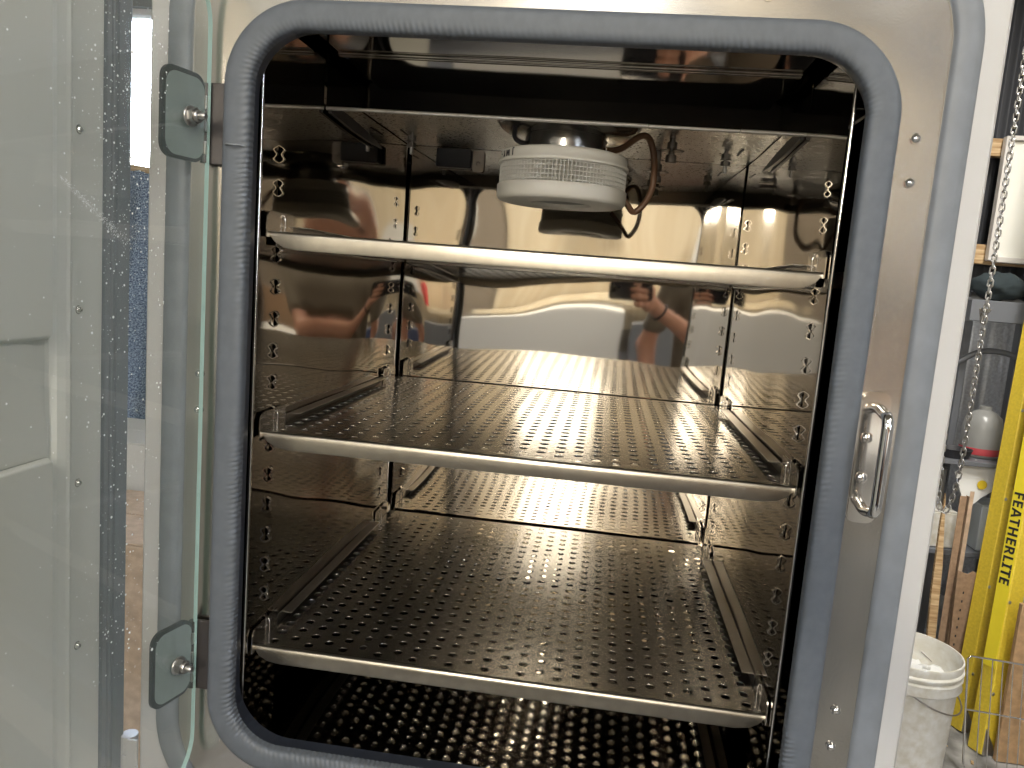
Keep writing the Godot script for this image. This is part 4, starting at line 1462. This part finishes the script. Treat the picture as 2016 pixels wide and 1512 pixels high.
# ------------------------------------------------------------------ the workshop behind the lens, which the steel mirrors
func build_workshop() -> void:
	var s := Sh.new()
	s.box(Vector3(0.35, 0.55, 3.07), Vector3(1.95, 1.55, 0.02), 0.002)
	single("plywood_sheet", s, M.plywood, "large pale plywood sheet on the wall facing the incubator", "plywood")
	var b := thing("workbench", "long dark workbench facing the incubator", "workbench", Vector3(0.2, FLOOR, 2.65))
	s = Sh.new()
	s.box(Vector3(0.2, -0.42, 2.65), Vector3(3.4, 0.05, 0.7), 0.004)
	part("top", s, M.grey_beam, b)
	for x in [-1.4, 0.2, 1.8]:
		s = Sh.new()
		s.box(Vector3(x, -0.875, 2.65), Vector3(0.06, 0.85, 0.6), 0.004)
		part("leg", s, M.black_wall, b)
	s = Sh.new()
	s.box(Vector3(0.2, -0.87, 2.92), Vector3(3.3, 0.8, 0.02), 0.002)
	part("back_board", s, M.black_wall, b)
	box_carton("white_chest", Vector3(-0.28, -0.395, 2.55), Vector3(0.78, 0.34, 0.42), M.white_paint, "large white chest on the dark workbench", "chest")
	s = Sh.new()
	s.box(Vector3(-0.12, 0.0, 2.88), Vector3(1.1, 0.05, 0.26), 0.004)
	single("pine_shelf", s, M.plywood, "pale wooden shelf fixed to the plywood sheet", "shelf")
	var wm := thing("added_washer", "added white washing machine, unseen, that lightens the lower steel face", "washing machine", Vector3(1.12, FLOOR, 1.98))  # invented pale appliance, so the lower face panel mirrors something light
	s = Sh.new()
	s.box(Vector3(1.12, -0.80, 1.98), Vector3(0.68, 1.0, 0.56), 0.012)
	part("body", s, M.white_paint, wm)
	s = Sh.new()
	s.lathe([Vector2(0.15, 0), Vector2(0.19, 0.0), Vector2(0.19, 0.02), Vector2(0.16, 0.028), Vector2(0.14, 0.012), Vector2(0, 0.006)], 40, along(Vector3(1.12, -0.86, 1.699), Vector3.FORWARD))
	part("round_door", s, M.zinc, wm)
	s = Sh.new()
	s.box(Vector3(1.12, -0.37, 1.695), Vector3(0.6, 0.09, 0.012), 0.003)
	part("control_strip", s, M.grey_beam, wm)
	box_carton("small_white_box", Vector3(0.80, -0.395, 2.5), Vector3(0.14, 0.15, 0.14), M.white_paint, "small white cube box on the dark workbench", "box")
	box_carton("teal_bin", Vector3(0.98, -0.395, 2.5), Vector3(0.16, 0.17, 0.18), M.teal_plastic, "teal plastic bin beside the small white box", "bin")
	box_carton("navy_case", Vector3(0.62, -0.395, 2.5), Vector3(0.17, 0.13, 0.2), M.navy_plastic, "navy tool case beside the small white box", "case")
	box_carton("tan_carton", Vector3(1.35, -0.395, 2.6), Vector3(0.40, 0.36, 0.30), M.cardboard, "tan carton at the end of the dark workbench", "carton")
	box_carton("dark_machine", Vector3(0.32, -0.395, 2.55), Vector3(0.30, 0.26, 0.3), M.grey_beam, "dark metal machine beside the white chest", "machine")
	s = Sh.new()
	s.lathe([Vector2(0, 0), Vector2(0.06, 0), Vector2(0.06, 0.16), Vector2(0.02, 0.2), Vector2(0, 0.2)], 24, Transform3D(Basis.IDENTITY, Vector3(0.45, 0.025, 2.86)))
	s.v = s.v
	single("red_canister", s, M.red_plastic, "red canister standing on the pale wooden shelf", "canister")
	box_carton("white_sack", Vector3(0.72, 0.10, 2.9), Vector3(0.34, 0.42, 0.16), M.white_paint, "white sack hung beside the red canister", "sack")

# ------------------------------------------------------------------ the person taking the picture
# bones: [a, b, radius at a, radius at b]; joined with a smooth minimum and meshed as surface nets
func nets(bones: Array, cell: float, k: float) -> Sh:
	var lo := Vector3.INF
	var hi := -Vector3.INF
	for b in bones:
		var r: float = max(b[2], b[3]) + 3.0 * cell
		lo = lo.min(b[0] - Vector3.ONE * r).min(b[1] - Vector3.ONE * r)
		hi = hi.max(b[0] + Vector3.ONE * r).max(b[1] + Vector3.ONE * r)
	var nx := int(ceil((hi.x - lo.x) / cell)) + 1
	var ny := int(ceil((hi.y - lo.y) / cell)) + 1
	var nz := int(ceil((hi.z - lo.z) / cell)) + 1
	var F := PackedFloat32Array()
	F.resize(nx * ny * nz)
	F.fill(1.0)
	for b in bones:
		var a: Vector3 = b[0]
		var e: Vector3 = b[1]
		var r: float = max(b[2], b[3]) + 2.5 * cell + k
		var l2 := (a.min(e) - Vector3.ONE * r - lo) / cell
		var h2 := (a.max(e) + Vector3.ONE * r - lo) / cell
		var ab := e - a
		var q: float = max(ab.length_squared(), 1e-9)
		for z in range(max(0, int(l2.z)), min(nz, int(h2.z) + 2)):
			for y in range(max(0, int(l2.y)), min(ny, int(h2.y) + 2)):
				for x in range(max(0, int(l2.x)), min(nx, int(h2.x) + 2)):
					var p := lo + Vector3(x, y, z) * cell
					var t := clampf((p - a).dot(ab) / q, 0.0, 1.0)
					var d := p.distance_to(a + ab * t) - lerpf(b[2], b[3], t)
					var i := (z * ny + y) * nx + x
					var o := F[i]
					var h := clampf(0.5 + 0.5 * (o - d) / k, 0.0, 1.0)
					F[i] = lerpf(o, d, h) - k * h * (1.0 - h) if o < 0.9 else d
	var s := Sh.new()
	var id := {}
	for z in nz - 1:
		for y in ny - 1:
			for x in nx - 1:
				var i0 := (z * ny + y) * nx + x
				var f0 := F[i0]
				if f0 > 2.0 * cell or f0 < -2.0 * cell:
					continue
				var sum := Vector3.ZERO
				var cnt := 0
				var c := [f0, F[i0 + 1], F[i0 + nx], F[i0 + nx + 1], F[i0 + nx * ny], F[i0 + nx * ny + 1], F[i0 + nx * ny + nx], F[i0 + nx * ny + nx + 1]]
				for e in [[0, 1], [2, 3], [4, 5], [6, 7], [0, 2], [1, 3], [4, 6], [5, 7], [0, 4], [1, 5], [2, 6], [3, 7]]:
					var fa: float = c[e[0]]
					var fb: float = c[e[1]]
					if (fa < 0) != (fb < 0):
						var t := fa / (fa - fb)
						var pa := Vector3(e[0] & 1, (e[0] >> 1) & 1, e[0] >> 2)
						var pb := Vector3(e[1] & 1, (e[1] >> 1) & 1, e[1] >> 2)
						sum += pa.lerp(pb, t)
						cnt += 1
				if cnt:
					var g := Vector3(c[1] - c[0] + c[3] - c[2] + c[5] - c[4] + c[7] - c[6], c[2] - c[0] + c[3] - c[1] + c[6] - c[4] + c[7] - c[5], c[4] - c[0] + c[5] - c[1] + c[6] - c[2] + c[7] - c[3]).normalized()
					id[i0] = s.vert(lo + (Vector3(x, y, z) + sum / cnt) * cell, g)
	var sx := 1
	var sy := nx
	var sz := nx * ny
	for i0 in id:
		for ax in [[sx, sy, sz], [sy, sz, sx], [sz, sx, sy]]:
			if i0 + ax[0] >= F.size() or (F[i0] < 0) == (F[i0 + ax[0]] < 0):
				continue
			var q := [i0, i0 - ax[1], i0 - ax[1] - ax[2], i0 - ax[2]]
			if id.has(q[1]) and id.has(q[2]) and id.has(q[3]):
				s.tri(id[q[0]], id[q[1]], id[q[2]]); s.tri(id[q[0]], id[q[2]], id[q[3]])
	return s

func join(a: Sh, b: Sh) -> void:
	var o := a.v.size()
	a.v.append_array(b.v); a.n.append_array(b.n); a.t.append_array(b.t)
	for i in b.ix:
		a.ix.append(i + o)

func build_person() -> void:
	var c := Vector3(0.50, FLOOR, 1.26)
	var o := thing("person", "person in a dark olive shirt and jeans holding up a phone", "person", c)
	var P := func(x: float, y: float, z: float) -> Vector3: return c + Vector3(x, y, z)
	var sh_r: Vector3 = P.call(0.185, 1.42, 0.0)
	var sh_l: Vector3 = P.call(-0.185, 1.42, 0.0)
	var el_r := Vector3(0.50, -0.17, 0.98)
	var wr_r := Vector3(0.225, 0.015, 0.815)
	var el_l: Vector3 = P.call(-0.27, 1.12, 0.06)
	var wr_l: Vector3 = P.call(-0.25, 0.88, -0.06)
	var skin := []
	skin.append([sh_r, el_r, 0.048, 0.040]); skin.append([el_r, wr_r, 0.041, 0.027])
	skin.append([sh_l, el_l, 0.048, 0.040]); skin.append([el_l, wr_l, 0.040, 0.027])
	skin.append([P.call(0, 1.42, 0.01), P.call(0, 1.54, -0.01), 0.062, 0.055])
	skin.append([P.call(0, 1.62, -0.01), P.call(0, 1.665, 0.0), 0.075, 0.085])
	skin.append([P.call(0, 1.58, -0.055), P.call(0, 1.60, -0.04), 0.048, 0.06])
	skin.append([P.call(0, 1.635, -0.098), P.call(0, 1.605, -0.108), 0.010, 0.014])
	skin.append([P.call(-0.082, 1.61, 0.01), P.call(-0.084, 1.64, 0.015), 0.012, 0.016]); skin.append([P.call(0.082, 1.61, 0.01), P.call(0.084, 1.64, 0.015), 0.012, 0.016])
	skin.append([P.call(-0.02, 1.562, -0.098), P.call(0.02, 1.562, -0.098), 0.008, 0.008])
	for q in [[P.call(0, 1.36, 0.0), P.call(0, 1.0, 0.0), 0.13, 0.125], [P.call(-0.12, 1.38, 0), P.call(0.12, 1.38, 0), 0.075, 0.075], [P.call(-0.07, 0.93, 0), P.call(0.07, 0.93, 0), 0.12, 0.12]]:
		skin.append(q)
	for sg in [-1.0, 1.0]:
		skin.append([P.call(sg * 0.09, 0.90, 0), P.call(sg * 0.11, 0.49, -0.01), 0.085, 0.06]); skin.append([P.call(sg * 0.11, 0.49, -0.01), P.call(sg * 0.12, 0.09, 0.02), 0.058, 0.04]); skin.append([P.call(sg * 0.12, 0.06, 0.02), P.call(sg * 0.13, 0.045, -0.13), 0.042, 0.035])
	var body := nets(skin, 0.016, 0.03)
	# right hand closed on the end of the phone, left hand relaxed
	var hand := []
	var pc := Vector3(0.178, 0.060, 0.772)
	hand.append([wr_r, pc + Vector3(0.015, -0.015, 0.012), 0.026, 0.024])
	hand.append([pc + Vector3(0.012, -0.03, 0.006), pc + Vector3(0.006, 0.03, 0.006), 0.020, 0.018])
	for k in 4:
		var y := 0.038 - 0.021 * k
		var k0 := pc + Vector3(0.004, y, 0.0)
		var l: float = [0.9, 1.0, 0.95, 0.75][k]
		hand.append([k0, k0 + Vector3(-0.010, 0.004, -0.030) * l, 0.0105, 0.0095])
		hand.append([k0 + Vector3(-0.010, 0.004, -0.030) * l, k0 + Vector3(-0.034, 0.004, -0.0335) * l, 0.0095, 0.0085])
		hand.append([k0 + Vector3(-0.034, 0.004, -0.0335) * l, k0 + Vector3(-0.052, 0.003, -0.0315) * l, 0.0085, 0.0078])
	hand.append([pc + Vector3(0.004, -0.03, 0.012), pc + Vector3(-0.022, -0.020, 0.024), 0.0125, 0.0105]); hand.append([pc + Vector3(-0.022, -0.020, 0.024), pc + Vector3(-0.045, -0.004, 0.020), 0.0105, 0.0090])
	join(body, nets(hand, 0.0035, 0.006))
	hand = []
	pc = wr_l + Vector3(0.005, -0.07, -0.02)
	hand.append([wr_l, pc, 0.026, 0.024]); hand.append([pc + Vector3(0, 0, -0.03), pc + Vector3(0, 0, 0.025), 0.017, 0.017])
	for k in 4:
		var k0 := pc + Vector3(0.0, -0.012, -0.032 + 0.021 * k)
		var l: float = [0.9, 1.0, 0.95, 0.75][k]
		hand.append([k0, k0 + Vector3(0.006, -0.04, 0) * l, 0.0095, 0.0088]); hand.append([k0 + Vector3(0.006, -0.04, 0) * l, k0 + Vector3(0.02, -0.072, 0) * l, 0.0088, 0.0076])
	hand.append([pc + Vector3(0.004, 0.03, -0.03), pc + Vector3(0.012, -0.012, -0.052), 0.012, 0.009])
	join(body, nets(hand, 0.0045, 0.006))
	part("body", body, M.skin, o)
	var cl := []
	for q in [[P.call(0, 1.37, 0.0), P.call(0, 1.0, 0.0), 0.150, 0.146], [P.call(-0.13, 1.39, 0), P.call(0.13, 1.39, 0), 0.088, 0.088], [P.call(-0.06, 0.93, 0), P.call(0.06, 0.93, 0), 0.135, 0.135], [sh_r, sh_r.lerp(el_r, 0.62), 0.068, 0.062], [sh_l, sh_l.lerp(el_l, 0.62), 0.068, 0.062]]:
		cl.append(q)
	part("shirt", nets(cl, 0.018, 0.03), M.shirt, o)
	cl = []
	for sg in [-1.0, 1.0]:
		cl.append([P.call(sg * 0.085, 0.90, 0), P.call(sg * 0.11, 0.49, -0.01), 0.105, 0.078]); cl.append([P.call(sg * 0.11, 0.49, -0.01), P.call(sg * 0.12, 0.11, 0.02), 0.076, 0.064])
	part("jeans", nets(cl, 0.018, 0.02), M.jeans, o)
	cl = [[P.call(0, 1.69, 0.012), P.call(0, 1.655, 0.03), 0.086, 0.088], [P.call(0, 1.60, 0.045), P.call(0, 1.63, 0.04), 0.06, 0.08], [P.call(0, 1.725, -0.045), P.call(0, 1.70, -0.01), 0.055, 0.075]]
	part("hair", nets(cl, 0.012, 0.02), M.hair, o)
	cl = []
	for sg in [-1.0, 1.0]:
		cl.append([P.call(sg * 0.12, 0.055, 0.045), P.call(sg * 0.13, 0.042, -0.16), 0.052, 0.042])
	part("shoes", nets(cl, 0.014, 0.01), M.dark_cloth, o)
	var s := Sh.new()
	var ring := []
	var ax := (wr_r - el_r).normalized()
	var u := ax.cross(Vector3.UP).normalized()
	var w := ax.cross(u)
	for k in 24:
		ring.append(wr_r.lerp(el_r, 0.06) + (u * cos(TAU * k / 24) + w * sin(TAU * k / 24)) * 0.029)
	s.tube(ring, 0.006, 6, true)
	part("wrist_strap", s, M.dark_cloth, o)
	for sg in [-1.0, 1.0]:
		s = Sh.new()
		s.lathe([Vector2(0, 0.011), Vector2(0.008, 0.008), Vector2(0.011, 0), Vector2(0.008, -0.008), Vector2(0, -0.011)], 12, Transform3D(Basis.IDENTITY, P.call(sg * 0.032, 1.635, -0.083)))
		part("eye", s, M.dark_cloth, o)
	# phone, held flat towards the incubator
	var cb := Basis.from_euler(Vector3(deg_to_rad(-7.6), deg_to_rad(6.45), deg_to_rad(4.54)), EULER_ORDER_YXZ)
	var pp := Vector3(0.0726, 0.0922, 0.7328) + cb * Vector3(0.045, -0.018, 0.016)
	var ph := thing("phone", "dark phone held up by the person's hand", "phone", pp)
	var pxf := Transform3D(cb, pp)
	s = Sh.new()
	s.prism(rrect(-0.0735, 0.0735, -0.0355, 0.0355, 0.011, 8), -0.004, 0.004, pxf, true)
	part("case", s, M.phone_back, ph)
	s = Sh.new()
	for q in [Vector3(-0.056, 0.020, 0), Vector3(-0.056, -0.002, 0), Vector3(-0.036, 0.009, 0)]:
		s.lathe([Vector2(0.0075, 0), Vector2(0.0075, 0.0025), Vector2(0.006, 0.003), Vector2(0, 0.0026)], 18, along(pxf * (q + Vector3(0, 0, -0.004)), cb * Vector3(0, 0, -1)))
	part("lens", s, M.chrome_dark, ph)

# ------------------------------------------------------------------ garage
const FLOOR := -1.30
func build_room() -> void:
	var s := Sh.new()
	s.box(Vector3(0.1, FLOOR - 0.05, 0.2), Vector3(5.2, 0.1, 6.0), 0.0)
	struct("garage_floor", s, M.concrete)
	s = Sh.new()
	s.box(Vector3(0.1, 1.55, 0.2), Vector3(5.2, 0.1, 6.0), 0.0)
	struct("garage_ceiling", s, M.ceiling_board)
	# wall behind the incubator, with a window opening
	s = Sh.new()
	var z := -2.65
	s.box(Vector3(0.475, 0.1, z), Vector3(4.45, 2.8, 0.1))
	s.box(Vector3(-2.425, 0.1, z), Vector3(0.15, 2.8, 0.1))
	s.box(Vector3(-2.05, -0.575, z), Vector3(0.6, 1.45, 0.1))
	s.box(Vector3(-2.05, 1.325, z), Vector3(0.6, 0.35, 0.1))
	struct("wall_behind_incubator", s, M.wall_grey)
	s = Sh.new()
	s.box(Vector3(-2.45, 0.1, 0.2), Vector3(0.1, 2.8, 5.6))
	struct("wall_left", s, M.cream_wall)
	s = Sh.new()
	s.box(Vector3(2.65, 0.1, 0.2), Vector3(0.1, 2.8, 5.6))
	struct("wall_right", s, M.wall_grey)
	s = Sh.new()
	s.box(Vector3(0.1, 0.1, 3.15), Vector3(5.0, 2.8, 0.1))
	struct("wall_behind_camera", s, M.cream_wall)
	# window
	var w := thing("window", "bright window beyond the gap beside the open outer door", "window", Vector3(-2.05, 0.15, -2.65))
	s = Sh.new()
	for q in [[Vector3(-2.05, 0.172, z), Vector3(0.6, 0.044, 0.06)], [Vector3(-2.05, 1.135, z), Vector3(0.6, 0.03, 0.06)], [Vector3(-2.328, 0.657, z), Vector3(0.044, 0.926, 0.06)], [Vector3(-1.772, 0.657, z), Vector3(0.044, 0.926, 0.06)]]:
		s.box(q[0], q[1], 0.004)
	part("frame", s, M.white_paint, w)
	s = Sh.new()
	s.box(Vector3(-2.05, 0.657, z), Vector3(0.512, 0.926, 0.004))
	part("pane", s, M.pane_glass, w)

func lamp(at: Vector3, size: Vector2, energy: float, label: String) -> void:
	var o := thing("ceiling_lamp", label, "lamp", at, "long ceiling lamps")
	var s := Sh.new()
	s.box(at + Vector3(0, 0.03, 0), Vector3(size.x + 0.03, 0.05, size.y + 0.03), 0.004)
	part("housing", s, M.white_paint, o)
	s = Sh.new()
	s.box(at + Vector3(0, 0.0, 0), Vector3(size.x, 0.012, size.y), 0.003)
	part("diffuser", s, M.lamp_diffuser, o)
	var l := AreaLight3D.new()
	l.name = "lamp_light"
	l.area_size = size
	l.light_energy = energy
	l.light_color = Color(1.0, 0.985, 0.955)
	l.shadow_enabled = true
	l.area_range = 12.0
	o.add_child(l)
	l.position = Vector3(0, -0.012, 0)
	l.rotation_degrees = Vector3(-90, 0, 0)

func added_flood(at: Vector3, energy: float) -> void:  # added lamp out of view that brightens the filter and the fronts
	var o := thing("added_work_lamp", "added square work lamp, unseen, on the plywood sheet aimed at the incubator", "lamp", at)
	var d := (Vector3(0.0, -0.05, 0.0) - at).normalized()
	var x := d.cross(Vector3.UP).normalized()
	var xf := Transform3D(Basis(x, x.cross(d), -d), at)
	var s := Sh.new()
	s.box(Vector3(0, 0, 0.03), Vector3(0.27, 0.27, 0.05), 0.006, xf)
	part("housing", s, M.black_wall, o)
	s = Sh.new()
	s.box(Vector3(0, 0, 0.0), Vector3(0.24, 0.24, 0.008), 0.003, xf)
	part("lamp_lens", s, M.lamp_diffuser, o)
	s = Sh.new()
	s.tube([xf * Vector3(0, 0, 0.05), Vector3(at.x, at.y, 3.06)], 0.015, 10)
	part("bracket", s, M.black_wall, o)
	var l := AreaLight3D.new()
	l.name = "added_work_light"
	l.area_size = Vector2(0.24, 0.24)
	l.light_energy = energy
	l.light_color = Color(1.0, 0.965, 0.90)
	l.shadow_enabled = true
	l.area_range = 12.0
	o.add_child(l)
	l.transform = Transform3D(xf.basis, d * 0.008)

func build_left_background() -> void:
	var s := Sh.new()
	var f := func(i: int, j: int) -> Vector3:
		var u := i / 30.0
		var v := j / 40.0
		return Vector3(-1.95 + 0.42 * u, 0.42 - 0.05 * u - 0.95 * v, -1.95 + 0.03 * sin(u * 19.0 + v * 2.0) * (0.4 + v) + 0.012 * sin(v * 9.0 + u * 5.0))
	s.grid(30, 40, f, Vector3.BACK)
	var f2 := func(i: int, j: int) -> Vector3: return f.call(i, j) + Vector3(0, 0, -0.012)
	s.grid(30, 40, f2, Vector3.FORWARD)
	single("towel", s, M.blue_towel, "blue terry towel hanging below the bright window", "towel")
	var rail := thing("towel_rail", "thin wooden rail that the blue towel hangs from", "rail", Vector3(-1.75, FLOOR, -1.95))
	s = Sh.new()
	s.tube([Vector3(-2.05, 0.425, -1.955), Vector3(-1.42, 0.365, -1.955)], 0.012, 10)
	part("bar", s, M.pine, rail)
	for x in [-2.04, -1.43]:
		s = Sh.new()
		s.box(Vector3(x, (FLOOR + 0.42) * 0.5, -1.955), Vector3(0.03, 0.42 - FLOOR, 0.03), 0.003)
		part("post", s, M.pine, rail)
	box_carton("storage_box", Vector3(-1.45, FLOOR, -1.62), Vector3(0.62, 0.80, 0.34), M.white_paint, "pale blue-white storage box on the floor below the blue towel", "box")
	box_carton("cardboard_box", Vector3(-1.02, FLOOR, -0.95), Vector3(0.52, 0.76, 0.36), M.cardboard_pale, "plain cardboard box on the floor beside the incubator", "box")

func box_carton(called: String, base: Vector3, size: Vector3, m: Material, label: String, cat: String) -> Node3D:
	var o := thing(called, label, cat, base)
	var s := Sh.new()
	s.box(base + Vector3(0, size.y * 0.5, 0), size, 0.004)
	part("body", s, m, o)
	for k in 2:
		s = Sh.new()
		var zz := base.z + (k - 0.5) * size.z * 0.5
		s.box(Vector3(base.x, base.y + size.y + 0.0025, zz), Vector3(size.x - 0.004, 0.004, size.z * 0.5 - 0.004), 0.001)
		part("lid_flap", s, m, o)
	return o

func stand() -> void:
	var o := thing("steel_stand", "plain steel stand carrying the incubator", "stand", Vector3(0.005, FLOOR, -0.29))
	var s := Sh.new()
	s.box(Vector3(0.005, -0.585, -0.29), Vector3(0.74, 0.045, 0.66), 0.004)
	part("top", s, M.grey_beam, o)
	for x in [-0.33, 0.34]:
		for zz in [-0.58, 0.0]:
			s = Sh.new()
			s.box(Vector3(x, (FLOOR - 0.61) * 0.5, zz), Vector3(0.05, -0.61 - FLOOR, 0.05), 0.004)
			part("leg", s, M.grey_beam, o)

func _ready() -> void:
	# camera
	var cam := Camera3D.new()
	cam.name = "camera"
	add_child(cam)
	cam.rotation_order = EULER_ORDER_YXZ
	cam.position = Vector3(0.0726, 0.0922, 0.7328)
	cam.rotation_degrees = Vector3(-7.6004, 6.452, 4.5398)
	cam.fov = 52.88
	cam.near = 0.02
	cam.far = 60.0
	cam.current = true
	# sky seen through the window only, and exposure
	var e := Environment.new()
	e.background_mode = Environment.BG_SKY
	var sky := Sky.new()
	var sm := ProceduralSkyMaterial.new()
	sm.sky_top_color = Color(0.78, 0.86, 0.98)
	sm.sky_horizon_color = Color(0.95, 0.97, 1.0)
	sm.ground_horizon_color = Color(0.6, 0.6, 0.58)
	sm.ground_bottom_color = Color(0.4, 0.4, 0.38)
	sm.sky_energy_multiplier = 8.0
	sm.ground_energy_multiplier = 2.0
	sky.sky_material = sm
	e.sky = sky
	e.tonemap_mode = Environment.TONE_MAPPER_LINEAR
	e.tonemap_exposure = 0.78
	e.sdfgi_enabled = true
	e.ssao_enabled = true
	e.ssil_enabled = true
	var we := WorldEnvironment.new()
	we.name = "world"
	we.environment = e
	add_child(we)
	make_materials()
	lamp(Vector3(-0.16, 1.42, 2.05), Vector2(0.16, 1.2), 6.0, "long ceiling lamp above the space before the incubator")
	lamp(Vector3(1.35, 1.42, 1.5), Vector2(0.16, 1.2), 4.5, "added unseen ceiling lamp on the latch side of the incubator")  # added out of view to brighten the open outer door
	lamp(Vector3(1.25, 1.42, -1.0), Vector2(0.16, 1.2), 7.5, "added unseen ceiling lamp above the yellow ladder")  # added out of view to light the ladder corner
	added_flood(Vector3(-0.13, 0.66, 2.78), 4.0)
	build_room()
	stand()
	build_incubator()
	build_shelves()
	build_filter()
	build_left_background()
	build_right_background()
	build_workshop()
	build_person()
